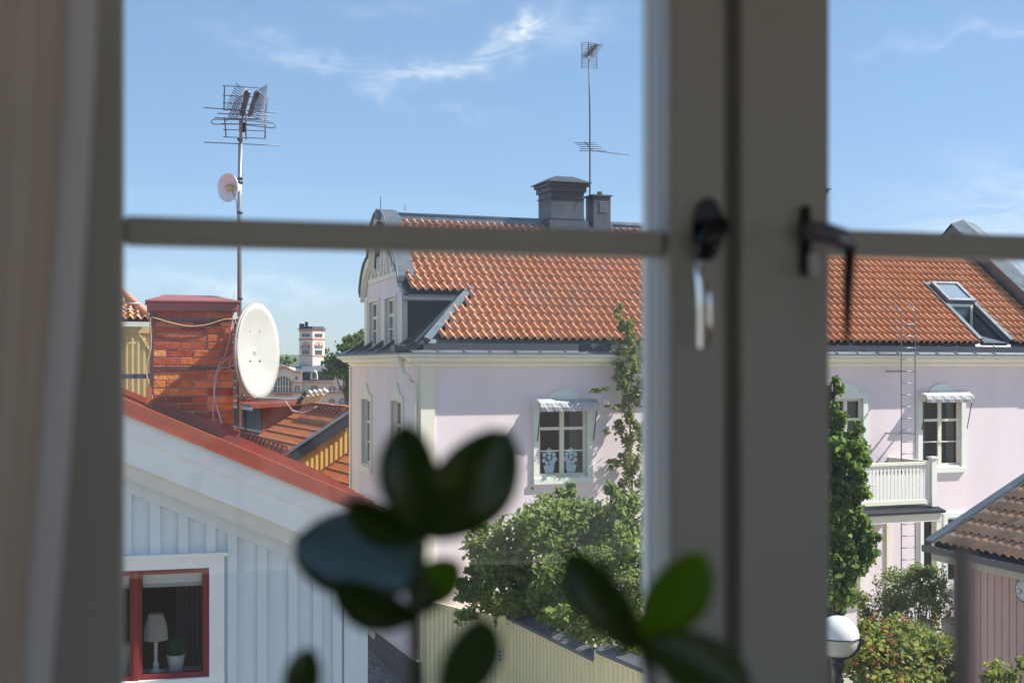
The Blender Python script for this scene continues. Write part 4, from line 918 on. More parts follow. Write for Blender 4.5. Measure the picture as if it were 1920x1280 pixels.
# chimney cables
def cable(pts, r, m, label, extra=None):
    b = MB()
    for pl_ in [pts] + (extra or []):
        # Catmull-Rom through the points
        V = [Vector(p) for p in pl_]; o_ = []
        for i in range(len(V) - 1):
            a_, b_, c_, d_ = V[max(i - 1, 0)], V[i], V[i + 1], V[min(i + 2, len(V) - 1)]
            for k in range(6):
                u = k / 6; o_.append(.5 * ((2 * b_) + (c_ - a_) * u + (2 * a_ - 5 * b_ + 4 * c_ - d_) * u * u + (3 * b_ - 3 * c_ + d_ - a_) * u ** 3))
        o_.append(V[-1]); b.tube(o_, r, 6)
    o = b.build('cable', m); o['label'] = label; o['category'] = 'cable'; return o
def cp(px, py, d=.03): v = BF.oy(px, py, CY - d); return BF.w(v)
cable([cp(279, 720), cp(274, 690), cp(283, 650), cp(282, 600), cp(290, 596), cp(310, 602), cp(350, 611), cp(385, 609), cp(420, 599), cp(438, 598), cp(449, 596, .0), cp(452, 610, .0), cp(444, 608), cp(440, 598)], .0055, WIREY, 'yellowish cable sagging across the top of the brick chimney')
cable([cp(443, 660), cp(425, 672), cp(410, 690), cp(402, 710), cp(401, 740), cp(408, 770), cp(416, 800), cp(420, 826)], .005, WIREW, 'bundle of pale cables running down the front of the brick chimney',
      [[cp(446, 680), cp(430, 688), cp(412, 692), cp(405, 715), cp(403, 745), cp(411, 775), cp(418, 800), cp(422, 826)], [cp(440, 655), cp(444, 690), cp(430, 690), cp(438, 668), cp(446, 700)], [cp(440, 540, 0), cp(436, 600), cp(424, 660), cp(410, 685), cp(402, 722), cp(400, 790), cp(412, 815)]])

# ------------------------------------------------------------------ pale ochre house behind the chimney
oh = thing('ochre_house', 'pale ochre boarded house with pantile roof behind the brick chimney', 'house', (0, 0, 0)); OF = BF; put(oh, BF)
OY = 38.0
a_ = BF.oy(284, 600, OY); c = MB(); c.box(a_.x - 6, a_.x + .02, OY, OY + 5, 0, a_.z - .02); c.build('wall', OCHRE, oh)
for k in range(8): xx = BF.oy(236 + k * 11 - 22, 700, OY).x; c = MB(); c.box(xx, xx + .06, OY - .05, OY, 0, BF.oy(240, 625, OY).z); c.build('batten', OCHRE, oh)
c = MB(); zt2 = BF.oy(250, 604, OY).z; c.box(a_.x - 6, a_.x, OY - .08, OY, zt2 - .3, zt2); c.beam((BF.oy(262, 640, OY).x, OY - .03, BF.oy(262, 626, OY).z), (a_.x, OY - .03, BF.oy(284, 660, OY).z), .08, .06)
c.box(a_.x - 6, BF.oy(256, 620, OY).x, OY - .045, OY - .002, zt2 - .60, zt2 - .53); c.build('frieze', OCHRE, oh)
c = MB(); e0 = BF.oy(283, 599, OY - .3); e1 = BF.oy(229, 551, OY + 1.9); RO = (e1.z - e0.z) / 2.2; c.prism([(e0.x - 6, OY - .3, e0.z - .03), (e0.x, OY - .3, e0.z - .03), (e1.x, OY + 1.9, e1.z - .03), (e0.x - 6, OY + 1.9, e1.z - .03)], (0, 0, -.08)); orf = c.build('roof', DKMETAL, oh)
rm2 = Matrix.Rotation(math.atan(RO), 4, 'X')
TB = tile_mb(.20, .36, .045); tbm = TB.mesh('tile', CLAY)
for r_ in range(7):
    for k in range(14):
        y = OY - .33 + r_ * .34; xr_ = e0.x - .02 - (y - OY + .3) / 2.2 * (e0.x - e1.x)
        x = e0.x - .22 - k * .20
        if x + .15 > xr_: continue
        inst('tile', tbm, orf, M4=Matrix.Translation((x, y, e0.z + (y - OY + .3) * RO)) @ rm2)
c = MB(); c.tube([(e0.x, OY - .3, e0.z + .07), (e1.x, OY + 1.9, e1.z + .07)], .10, 8); c.build('hip_cap', CLAY, oh)
c = MB(); q0 = BF.oy(225, 568, OY - .2); q1 = BF.oy(262, 569, OY - .2); c.tube([q0, q1], .025, 5); c.tube([q0 - Vector((0, 0, .16)), q1 - Vector((.2, 0, .16))], .02, 5); c.build('snow_rail', STEEL, oh)
c = MB(); c.box(a_.x - 6, a_.x + .1, OY - .45, OY - .33, e0.z - .2, e0.z - .07); c.build('gutter', CREAMB, oh)

# ------------------------------------------------------------------ yellow house with rust roof
EY = 50.0; YK = EY / 34; E_ = P(523, 865, EY)
YF = Fr(E_.x, E_.y, math.atan2(.4, .92))
yh = put(thing('yellow_house', 'yellow boarded house with rust-orange roof and dark bargeboard', 'house'), YF)
Rp = YF.oy(664, 770, 0); Ep = YF.oy(523, 862, 0); ys = (Rp.z - Ep.z) / (Rp.x - Ep.x)
def yz(x): return Ep.z + ys * (x - Ep.x)
Lh = 24
c = MB(); c.prism([(Ep.x, 0, Ep.z), (Rp.x, 0, Rp.z), (2 * Rp.x - Ep.x, 0, Ep.z), (2 * Rp.x - Ep.x, 0, Ep.z - .18), (Rp.x, 0, Rp.z - .18), (Ep.x, 0, Ep.z - .18)], (0, Lh, 0)); yro = c.build('roof', RUST, yh)
c = MB(); nc = 7
for k in range(1, nc):
    x = Ep.x + (Rp.x - Ep.x) * k / nc; c.beam((x, 0.02, yz(x) + .012), (x, Lh, yz(x) + .018), .07, .04)
c.build('sheet_course', RUST, yro, kind='stuff')
c = MB(); k = 0
while k * .11 < 18: c.beam((Ep.x, k * .11 + .1, Ep.z + .003), (Rp.x, k * .11 + .1, Rp.z + .003), .045, .03); k += 1
c.build('corrugation', RUST, yro, kind='stuff')
c = MB(); c.tube([(Rp.x, -.1, Rp.z + .04), (Rp.x, Lh, Rp.z + .06)], .15, 8); c.build('ridge_cap', RUST, yh)
c = MB(); c.beam((Ep.x - .2, -.18, yz(Ep.x - .2) - .15), (Rp.x + .05, -.18, Rp.z - .12), .15, .44, (0, 0, 1)); c.build('bargeboard', DKMETAL, yh)
c = MB(); c.beam((Ep.x - .2, -.15, yz(Ep.x - .2) + .10), (Rp.x, -.15, Rp.z + .13), .42, .04, (0, 0, 1)); c.build('verge_flashing', GRMETAL, yh)
x = Ep.x + .1; xe2 = 2 * Rp.x - Ep.x - .1
c = MB(); c.prism([(x, .06, 0), (xe2, .06, 0), (xe2, .06, Ep.z), (Rp.x, .06, Rp.z - .1), (x, .06, yz(x) - .1)], (0, Lh - .2, 0)); c.build('wall', YELLOW, yh)
x = Ep.x + .1
while x < Rp.x + .5:
    zt3 = yz(x) - .2 if x < Rp.x else Rp.z - .2 - ys * (x - Rp.x)
    c = MB(); c.box(x, x + .05, .03, .062, 0, zt3); c.build('batten', YELLOW, yh); x += .19
# snow guard rails
for (pa_, pb_) in (((468, 825), (536, 852)), ((579, 768), (644, 776))):
    u0 = YF.hit(*pa_, (Ep.x, 0, Ep.z + .1), Vector((-ys, 0, 1))); u1 = YF.hit(*pb_, (Ep.x, 0, Ep.z + .1), Vector((-ys, 0, 1)))
    c = MB(); c.tube([u0 + Vector((0, 0, .14)), u1 + Vector((0, 0, .14))], .035, 5); c.tube([u0 + Vector((.07, 0, .28)), u1 + Vector((.07, 0, .28))], .035, 5); n_ = 9
    for k in range(n_ + 1): v = u0.lerp(u1, k / n_); c.prism([v + Vector((-.18, 0, -.14)), v + Vector((.03, 0, .34)), v + Vector((.17, 0, -.03))], (0, .06, 0))
    c.build('snow_guard', mat('dark_red_iron', (.16, .04, .025), .5, .2, 9), yh)
# dormer: shed roof running up to the ridge
Fy0 = YF.hit(491, 812, (Ep.x, 0, Ep.z), Vector((-ys, 0, 1)))
dx0 = Fy0.x; dy0 = Fy0.y; dzt = yz(dx0) + 1.15; dy1 = dy0 + 7.5
c = MB(); c.prism([(dx0, dy0, yz(dx0) - .05), (dx0, dy0, dzt), (Rp.x - .25, dy0, Rp.z + .0), (Rp.x - .2, dy0, Rp.z - .1)], (0, dy1 - dy0, 0)); dor = c.build('dormer', REDM, yh)
c = MB(); c.prism([(dx0 - .5, dy0 - .36, dzt - .08), (Rp.x - .2, dy0 - .36, Rp.z + .04), (Rp.x - .2, dy0 - .36, Rp.z + .13), (dx0 - .5, dy0 - .36, dzt + .09)], (0, dy1 - dy0 + .5, 0)); c.build('roof', REDM, dor)
c = MB(); k = 0
while dy0 - .3 + k * .17 < dy1: c.beam((dx0 - .49, dy0 - .3 + k * .17, dzt + .095), (Rp.x - .22, dy0 - .3 + k * .17, Rp.z + .14), .06, .03); k += 1
c.build('corrugation', REDM, dor, kind='stuff')
c = MB(); c.box(dx0 - .56, dx0 - .50, dy0 - .36, dy1 + .2, dzt - .15, dzt - .01); c.build('gutter', mat('pale_grey_gutter', (.35, .37, .40), .5, .1, 5), dor)
c = MB(); c.box(dx0 - .03, dx0 - .002, dy0 + .02, dy1, yz(dx0) + .06, dzt - .1); c.build('slatted_front', mat('dark_slat', (.06, .07, .085), .7, .2, 9), dor)
c = MB(); [c.box(dx0 - .05, dx0 - .03, dy0 + .09 + k * .35, dy0 + .12 + k * .35, yz(dx0) + .06, dzt - .1) for k in range(20)]; c.build('slat', mat('slat_edge', (.28, .30, .34), .7, .2, 9), dor)
c = MB(); c.box(dx0 - .06, dx0 - .03, dy0, dy1, yz(dx0) + .02, yz(dx0) + .11); c.build('sill', mat('pale_grey_gutter2', (.30, .32, .38), .5, .1, 5), dor)
# lower roof in front of the gable
lo = put(thing('lean_to_roof', 'rust-orange corrugated lower roof in front of the yellow gable', 'roof'), YF)
l0 = YF.oy(590, 893, -.02); l1 = YF.oy(680, 832, -.02); ls = (l1.z - l0.z) / (l1.x - l0.x)
xa, xb = l0.x - 1.2, l0.x + 3.4; f2 = lambda x: l0.z + ls * (x - l0.x)
c = MB(); c.prism([(xa, -.03, f2(xa)), (xb, -.03, f2(xb)), (xb, -.03, f2(xb) - .15), (xa, -.03, f2(xa) - .15)], (0, -5.5, 0)); c.build('sheeting', RUST, lo)
c = MB()
for k in range(12): x = xa + .1 + k * .40; c.beam((x, -.05, f2(x) + .01), (x, -5.5, f2(x) + .01), .06, .04)
c.build('sheet_course', RUST, lo, kind='stuff')
c = MB()
for k in range(48): c.beam((xa, -.08 - k * .113, f2(xa) + .003), (xb, -.08 - k * .113, f2(xb) + .003), .045, .03)
c.build('corrugation', RUST, lo, kind='stuff')
c = MB(); c.beam((xa, -.05, f2(xa) + .03), (xb, -.05, f2(xb) + .03), .10, .08); c.build('flashing', mat('dark_red_flashing', (.20, .05, .035), .6, .2, 5), lo)
c = MB(); c.box(xa + .1, xb, -5.3, -.1, 0, f2(xa) - .16); c.build('wall', YELLOW, lo)

# ------------------------------------------------------------------ far building with tower
TY = 240.0; pxm = TY / FPX
def tp(px, py, Y=TY): return P(px, py, Y)
tb = thing('water_tower', 'white far tower with brick-banded arches and flat dark top', 'tower', (tp(585, 690).x, TY, 0))
TA = R(-38); TF = Fr(tp(586, 690).x, TY, TA)
# square tower seen on the corner: near corner at px 586
tb.location = TF.o; tb.rotation_euler = (0, 0, 0)
def tower_face(sgn):
    # face running left (sgn=-1) or right (+1) away from the near corner
    a = math.atan2(1.0, sgn * 1.12); d = Vector((math.cos(a), math.sin(a), 0)); nrm = Vector((sgn * d.y * 1.0, -sgn * d.x, 0)) if False else Vector((d.y, -d.x, 0)) * sgn
    return d, nrm
TFs = []
for sgn, pxe in ((-1, 561), (1, 609)):
    # length so that the far end lands on pixel pxe
    a = math.atan2(.9, sgn * 1.0); d = Vector((math.cos(a), math.sin(a)))
    u = (pxe - 960) / FPX; o = TF.o
    k = (u * o.y - o.x) / (d.x - u * d.y); TFs.append((d, k, sgn))
zT = lambda py: P(586, py, TY).z
near = Vector((0, 0)); L_ = TFs[0][0] * TFs[0][1]; R_ = TFs[1][0] * TFs[1][1]; Fq = L_ + R_
sq = [near, R_, Fq, L_]
def tprism(b, poly, z0, z1, grow=0):
    c_ = sum(poly, Vector((0, 0))) / len(poly); b.prism([(c_.x + (p.x - c_.x) * (1 + grow), c_.y + (p.y - c_.y) * (1 + grow), z0) for p in poly], (0, 0, z1 - z0))
c = MB(); tprism(c, sq, 0, zT(616)); c.build('shaft', STUCCO, tb)
c = MB()
for a_, b_ in ((617.5, 621), (634, 637.5), (666, 668)): tprism(c, sq, zT(b_), zT(a_), .03)
c.build('brick_band', FBRICK, tb)
c = MB(); tprism(c, sq, zT(616.5), zT(615), .14); tprism(c, sq, zT(615), zT(611.5), -.05); c.build('roof', FROOF, tb)
c = MB(); v = P(563, 610, TY + 1) - TF.o; c.box(v.x - .1, v.x + .7, v.y - .5, v.y + .5, zT(616), zT(606.5)); c.box(v.x + .9, v.x + 1.4, v.y - .3, v.y + .3, zT(612), zT(603)); c.build('roof_box', FBLACK, tb)
def tface_shape(d, k, sgn, u0, u1, py0, py1, name, m, arch=False, off=.06, par=None):
    n_ = Vector((-d.y, d.x)) * (1 if sgn < 0 else -1); x0, x1 = u0 * k, u1 * k; z0, z1 = zT(py1), zT(py0)
    pts = [(d.x * x0, d.y * x0, z0), (d.x * x1, d.y * x1, z0)]
    if arch:
        r = (x1 - x0) / 2; zc = z1 - abs(r)
        for t in range(9): a_ = math.pi * t / 8; xx = (x0 + x1) / 2 + r * math.cos(a_); pts.append((d.x * xx, d.y * xx, zc + abs(r) * math.sin(a_)))
    else: pts += [(d.x * x1, d.y * x1, z1), (d.x * x0, d.y * x0, z1)]
    b = MB(); b.prism([(p[0] + n_.x * off, p[1] + n_.y * off, p[2]) for p in pts], (-n_.x * off, -n_.y * off, 0)); return b.build(name, m, par)
for d, k, sgn in TFs:
    aw_ = tface_shape(d, k, sgn, .14, .86, 640, 652, 'arch_surround', FBRICK, True, .06, tb)
    tface_shape(d, k, sgn, .22, .78, 642.5, 652, 'window', STUCCO, True, .10, tb)
    for i in range(3):
        tface_shape(d, k, sgn, .24 + i * .19, .37 + i * .19, 644 if i == 1 else 647, 651.5, 'window', FGLASS, False, .14, tb)
        tface_shape(d, k, sgn, .24 + i * .19, .37 + i * .19, 656, 664, 'window', FGLASS, False, .10, tb)
        tface_shape(d, k, sgn, .20 + i * .21, .36 + i * .21, 624.5, 631, 'arch_opening', FGLASS, True, .10, tb)
# long building under the tower
fb = thing('far_hall', 'far white hall with brick arched windows and dark roof below the tower', 'building', (tp(586, 700).x, TY - 8, 0)); FY = TY - 8
o_ = Vector(fb.location)
def fp(px, py, dy=0): return P(px, py, FY + dy) - o_
def fpoly(b, pts, th, dy=0): b.prism([fp(x, y, dy) for x, y in pts], (0, th, 0))
c = MB(); fpoly(c, [(470, 820), (566, 820), (566, 698), (553, 697), (545, 693), (538, 689), (530, 688), (522, 691), (512, 700), (500, 712), (470, 712)], 10); c.build('gable_front', STUCCO, fb)
c = MB(); fpoly(c, [(566, 820), (700, 820), (700, 712), (566, 712)], 10, .5); c.build('wall', STUCCO, fb)
c = MB(); gl_ = [(566, 698), (553, 697), (545, 693), (538, 689), (530, 688), (522, 691), (512, 700), (500, 712)]
c2 = [fp(x, y, -.3) for x, y in gl_]
for a_, b_ in zip(c2[:-1], c2[1:]): c.beam(a_, b_, .8, .35)
for (xa, ya, xb, yb) in ((548, 716.5, 566, 716.5), (566, 717, 626, 717), (500, 736.5, 670, 737), (515, 741, 548, 741)): c.beam(fp(xa, ya, -.2), fp(xb, yb, -.2), .6, .22)
c.build('brick_band', FBRICK, fb)
c = MB(); c.add([fp(530, 688, 0), fp(553, 697, 0), fp(570, 697, 0), fp(583, 695, 2), fp(640, 690, 14), fp(608, 682, 16), fp(545, 684, 16)], [tuple(range(7))]); c.add([fp(560, 697, .2), fp(640, 705, .2), fp(640, 683, 10), fp(570, 683, 10)], [(0, 1, 2, 3)]); c.build('roof', FROOF, fb)
c = MB(); fpoly(c, [(565, 712.5), (626, 712.5), (619, 697), (573, 697)], 3, .3); c.build('roof', FBLACK, fb)
def farch(x0, x1, y0, y1, mull, dy=-.1, m=FGLASS):
    def ap(e, base): return [fp(x0 - e, base, 0), fp(x1 + e, base, 0)] + [fp((x0 + x1) / 2 + ((x1 - x0) / 2 + e) * math.cos(math.pi * t / 10), y0 + (x1 - x0) / 2 - ((x1 - x0) / 2 + e) * math.sin(math.pi * t / 10), 0) for t in range(11)]
    b = MB(); b.prism([p + Vector((0, dy - .05, 0)) for p in ap(2.2, y0 + (x1 - x0) / 2)], (0, .3, 0)); w = b.build('window', FBRICK, fb)
    b = MB(); b.prism([p + Vector((0, dy - .2, 0)) for p in ap(0, y1)], (0, .3, 0)); b.build('pane', m, w)
    b = MB()
    for k in range(1, mull): xx = x0 + (x1 - x0) * k / mull; b.beam(fp(xx, y1, dy - .25), fp(xx, y0 + (x1 - x0) * .5 * (1 - math.sqrt(max(0, 1 - (2 * k / mull - 1) ** 2))) + .3, dy - .25), .14, .14, (0, 1, 0))
    b.beam(fp(x0, (y0 + y1) / 2 + 2, dy - .27), fp(x1, (y0 + y1) / 2 + 2, dy - .27), .12, .1); b.build('frame', STUCCO, w)
farch(515, 546, 708, 736, 6); farch(554, 560, 725, 735, 2); farch(584, 592.5, 725, 737, 2, .3); farch(618, 627, 726, 736, 2, .3); farch(636, 647, 725, 736, 3, .3); farch(656, 664, 725, 736, 2, .3)
farch(618, 625, 750, 758, 2, .3); farch(637, 648, 749, 759, 3, .3); farch(656, 664, 749, 758, 2, .3)
c = MB(); fpoly(c, [(582, 711), (595, 711), (595, 702), (592, 696), (588.5, 693.5), (585, 696), (582, 702)], 1.5, -.4); dm = c.build('dormer', STUCCO, fb)
c = MB(); fpoly(c, [(585.5, 709.5), (592, 709.5), (592, 700), (588.7, 697), (585.5, 700)], .2, -.6); c.build('pane', FGLASS, dm)
c = MB(); v = fp(556, 709, 0); c.prism([(v.x + .25 * math.cos(t * .628), v.y - .2, v.z + .25 * math.sin(t * .628)) for t in range(10)], (0, .3, 0)); c.build('window', FGLASS, fb)
c = MB(); fpoly(c, [(627, 712), (636, 700), (636, 690), (648, 690), (648, 700), (660, 712)], 3, .2); c.build('side_gable', STUCCO, fb)
rf = MB(); rf.add([P(610, 775, 160), P(675, 775, 160), P(675, 758, 170), P(640, 754, 170), P(612, 762, 170)], [(0, 1, 2, 3, 4)]); rf.prism([P(610, 776, 160), P(675, 776, 160), P(675, 860, 160), P(610, 860, 160)], (0, 8, 0))
o = rf.build('far_shed', FBLACK); o['label'] = 'low dark roof in front of the far white hall'; o['category'] = 'shed'
# hill, wood and trees
hm = MB(); hv = []
for i in range(41):
    x = -260 + i * 13; hgt = H + 3.2 + 1.2 * math.sin(i * .9) + .9 * math.sin(i * 2.3)
    hv += [(x, 520, -2), (x, 600, max(hgt, 1)), (x, 900, hgt + 2)]
hm.add(hv, [(3 * i + k, 3 * i + 3 + k, 3 * i + 4 + k, 3 * i + 1 + k) for i in range(40) for k in (0, 1)], True); hm.build('hills', mat('far_hill', (.11, .15, .09), .95, .3, .05), kind='structure')
leaves([((-110 + i * 5.5, 590, H + 3 + 1.5 * math.sin(i * 1.7)), (4, 4, 2.4 + random.random() * 1.4), 240) for i in range(42)], .9, 'far_wood', FORL, kind='stuff', label='distant green wood on the horizon behind the far tower', category='wood')
def tree(name, label, base, blobs, size, m, br=.12, trunk_h=2.0, group=None, **kw):
    b = Vector(base); t = thing(name, label, 'tree' if 'tree' in name else 'shrub', b, 0, group)
    bl = [((Vector(c_) - b)[:], r, n) for c_, r, n in blobs]
    mb = MB(); top = Vector((0, 0, trunk_h)); mb.tube([(0, 0, -.05), top * .5 + Vector((.03, 0, 0)), top], [br, br * .8, br * .6], 8)
    for c_, r, n in bl:
        cc_ = Vector(c_); pts = [top * .7]; 
        for i in range(1, 5): q_ = i / 4; pts.append((top * .7).lerp(cc_, q_) + Vector([random.uniform(-1, 1) * .1 * r[0] for _ in range(3)]))
        mb.tube(pts, [br * .5, br * .4, br * .28, br * .16, br * .06], 5)
        for _ in range(6):
            e_ = cc_ + Vector([random.uniform(-1, 1) * r[i] * .95 for i in range(3)]); mb.tube([cc_.lerp(pts[3], .3), cc_.lerp(e_, .5) + Vector((0, 0, .05)), e_], [br * .12, br * .08, br * .03], 4)
    mb.build('trunk', BARK, t); leaves(bl, size, 'crown', m, t, **kw); return t
TRY = 95
tree('street_tree', 'leafy green tree beside the far white hall, left of the pink house', (P(650, 800, TRY).x, TRY, 0),
     [(P(660, 655, TRY), (1.2, 1.2, .9), 900), (P(640, 684, TRY), (1.2, 1.2, .95), 1100), (P(624, 692, TRY), (.7, .8, .6), 700), (P(668, 690, TRY), (1.0, 1.2, 1.2), 800), (P(665, 712, TRY), (.8, .8, .9), 600), (P(676, 640, TRY), (1.0, 1, .7), 400), (P(690, 680, TRY), (1.6, 1.2, 2), 800)], .26, FARL, .2, 7)
tree('street_tree', 'green treetop just behind the edge of the large dish', (P(470, 800, 60).x, 60, 0), [(P(455, 700, 60), (1.2, 1, 1.0), 900), (P(446, 680, 60), (.9, 1, .8), 600)], .22, FARL, .15, 5)

# ------------------------------------------------------------------ fence and garden
FZ = H - 5.15
ft = thing('board_fence', 'cream board-and-batten garden fence with weathered grey capping', 'fence', (0, 0, 0))
def fsec(p, q_, z, n, cap=True):
    p = Vector(p); q_ = Vector(q_); d = (q_ - p); L = d.length; d.normalize(); nr = Vector((d.y, -d.x, 0))
    if nr.y > 0: nr = -nr
    for i in range(n):
        a = p + d * (L * i / n); b = p + d * (L * (i + 1) / n - .006)
        c = MB(); c.prism([a + Vector((0, 0, 0)), b, b + Vector((0, 0, z)), a + Vector((0, 0, z))], -nr * .025); c.build('board', FENCEM, ft)
        m_ = b; c = MB(); w = .022; zt4 = z - .13
        pts = [m_ - d * w, m_ + d * w, m_ + d * w + Vector((0, 0, zt4)), m_ + d * w * .5 + Vector((0, 0, zt4 + .025)), m_ - d * w * .5 + Vector((0, 0, zt4 + .025)), m_ - d * w + Vector((0, 0, zt4))]
        c.prism([v + nr * .001 for v in pts], nr * .022); c.build('batten', FENCEM, ft)
    c = MB(); c.prism([p + Vector((0, 0, z + .002)), q_ + Vector((0, 0, z + .002)), q_ + Vector((0, 0, z - .08)), p + Vector((0, 0, z - .08))], nr * .03); c.build('rail', FENCEM, ft)
    if cap:
        n2 = int(L / .14)
        for i in range(n2):
            a = p + d * (L * i / n2); b = p + d * (L * (i + 1) / n2 + .01); up_ = Vector((0, 0, z + .02 + random.uniform(0, .012)))
            c = MB(); c.prism([a + up_ + nr * .09, b + up_ + nr * .09 + Vector((0, 0, .006)), b + up_ - nr * .14 + Vector((0, 0, .09)), a + up_ - nr * .14 + Vector((0, 0, .08))], (0, 0, .018)); c.build('cap_board', SHINGLE, ft)
        c = MB(); c.prism([p + Vector((0, 0, z - .02)) + nr * .085, q_ + Vector((0, 0, z - .02)) + nr * .085, q_ + Vector((0, 0, z + .035)) + nr * .085, p + Vector((0, 0, z + .035)) + nr * .085], nr * .015); c.build('cap_edge', SHINGLE, ft)
def gp(px, Y): return ((px - 960) / FPX * Y, Y, 0)
Yp = 5.15 * FPX / 470
zf1 = H - 5.18
fsec(gp(957, 27.2), gp(1121, 5.18 * FPX / 552), zf1, 24)
fsec(gp(1123, 23.3), gp(1216, 21.7), H - 5.02, 10, True)
fsec(gp(790, 29.6), gp(938, 27.4), H - 5.22, 17, False)
for px, Y, zt5 in ((951, 27.25, H - 5.10), (1122, 23.25, H - 4.98), (942, 27.36, H - 5.16)):
    v = gp(px, Y); c = MB(); c.box(v[0] - .07, v[0] + .07, v[1] - .05, v[1] + .07, 0, zt5); bevel(c.build('post', FENCEM, ft), .01)
v = gp(937, 27.3); c = MB(); c.box(v[0] - .05, v[0] + .05, v[1] - .03, v[1] - .005, 1.35, 1.62)
sg = c.build('number_plate', WHITEP); sg['label'] = 'small white plate with dark marks on the fence by the corner post'; sg['category'] = 'sign'
c = MB(); [c.box(v[0] - .02, v[0] + .025, v[1] - .033, v[1] - .031, 1.38 + k * .08, 1.42 + k * .08) for k in range(3)]; c.build('marking', DARKP, sg)
# lilac
def fb_(px, py, Y, rx, rz_, n, ry=None): rx *= Y / FPX; rz_ *= Y / FPX; return (P(px, py, Y), (rx, ry or rx * .9, rz_), n)
tree('lilac_bush', 'large green lilac bush behind the cream fence against the pink wall', (P(1040, 1100, 26.6).x, 26.8, 0),
     [fb_(1040, 985, 27, 90, 55, 2900), fb_(940, 1040, 27, 62, 62, 2000), fb_(1130, 1000, 27, 70, 60, 2000), fb_(985, 1110, 26.8, 85, 45, 1900), fb_(885, 1095, 27.2, 38, 32, 800), fb_(1090, 1090, 26, 95, 70, 2500), fb_(1180, 970, 26.6, 42, 55, 1000), fb_(1060, 925, 27.5, 20, 20, 220), fb_(1180, 1070, 25.4, 50, 75, 1100), fb_(900, 1000, 27.8, 25, 25, 260), fb_(1150, 930, 27, 18, 26, 200), fb_(1100, 1160, 25.2, 80, 40, 1000), fb_(1000, 1150, 27.6, 70, 40, 1200), fb_(905, 1130, 27.9, 45, 34, 700), fb_(1080, 1130, 26.8, 80, 60, 1400)],
     .125, LILAC, .10, 2.2, aspect=1.45, droop=.7)
tree('fence_shrub', 'light green shrub hanging over the stepped part of the cream fence', (P(1160, 1200, 23.6).x, 23.8, 0), [fb_(1150, 1160, 23.6, 45, 40, 800), fb_(1180, 1205, 22.9, 36, 34, 600), fb_(1110, 1165, 24.2, 26, 20, 300), fb_(1195, 1100, 23.6, 35, 45, 500)], .09, SMALLL, .05, 1.6)
# climber on the wall
def vine(name, label, pts, size, m):
    b = Vector((pts[0][0].x, pts[0][0].y, 0)); t = thing(name, label, 'climbing plant', b)
    mb = MB(); mb.tube([Vector((0, 0, 0))] + [p - b for p, _r, _n in pts[:8]], .022, 5); mb.build('stem', BARK, t)
    leaves([((p - b)[:], r, int(n * 1.6)) for p, r, n in pts], size, 'foliage', m, t, shell=.5, aspect=1.5); return t
def vp(px, py, rx, rz_, n, yl=-.45): rx *= 1.35; w = PF.w(PF.oy(px, py, yl)); k = w.y / FPX; return (w, (rx * k, .22, rz_ * k), n)
vine('wall_climber', 'narrow green climber growing up the pink wall and over the roof edge', [vp(1185, 900, 22, 34, 330), vp(1180, 850, 18, 30, 280), vp(1182, 800, 20, 32, 340), vp(1178, 745, 22, 30, 380), vp(1172, 700, 20, 26, 380), vp(1178, 660, 14, 22, 260, -.6), vp(1174, 622, 14, 26, 300, -.55), vp(1160, 583, 8, 16, 130, -.5), vp(1155, 858, 16, 10, 90), vp(1132, 733, 22, 6, 60), vp(1147, 762, 12, 5, 40), vp(1205, 700, 20, 60, 300), vp(1150, 870, 10, 14, 60), vp(1215, 820, 20, 60, 300), vp(1150, 640, 6, 5, 40), vp(1140, 810, 8, 6, 40)], .09, VINEL)
tree('maple_tree', 'bright green leafy tree growing beside the balcony of the pink house', (P(1560, 1100, 24.5).x, 24.8, 0),
     [fb_(1570, 860, 24.5, 55, 60, 1400), fb_(1555, 770, 24.5, 22, 45, 350), fb_(1530, 900, 24.5, 60, 120, 1200), fb_(1598, 905, 24.3, 28, 40, 420), fb_(1590, 965, 24.3, 40, 35, 600), fb_(1600, 1030, 24.2, 44, 42, 850), fb_(1560, 1080, 24.2, 60, 60, 1000), fb_(1622, 1000, 24.2, 26, 30, 260), fb_(1590, 830, 24.4, 30, 22, 260), fb_(1632, 1012, 24.0, 20, 12, 110), fb_(1622, 915, 24.2, 22, 16, 150), fb_(1606, 800, 24.4, 16, 10, 80), fb_(1566, 730, 24.4, 14, 22, 160), fb_(1580, 790, 24.5, 26, 30, 300), fb_(1606, 860, 24.5, 22, 30, 220)], .13, MAPLE, .12, 3.0, aspect=1.35, droop=.5)
tree('pale_bush', 'feathery pale green bush between the balcony and the rose bush', (P(1705, 1200, 21.5).x, 21.5, 0), [fb_(1700, 1110, 21.5, 62, 45, 2600), fb_(1750, 1130, 21.5, 34, 60, 1400), fb_(1660, 1150, 21.2, 42, 40, 1300), fb_(1730, 1075, 21.6, 34, 22, 700), fb_(1620, 1140, 21.0, 20, 40, 400)], .058, SMALLL, .05, 1.5, aspect=2)
tr = tree('rose_bush', 'yellow-green rose bush with red hips beside the globe lamp', (P(1690, 1300, 18).x, 18, 0), [fb_(1690, 1215, 18, 90, 50, 2600), fb_(1640, 1250, 17.6, 60, 50, 1400), fb_(1750, 1260, 17.6, 50, 60, 1400), fb_(1620, 1190, 18, 30, 26, 450), fb_(1690, 1290, 17.4, 100, 50, 1600)], .078, ROSEL, .04, 1.2, aspect=1.5)
hp = MB(); bq = Vector(tr.location)
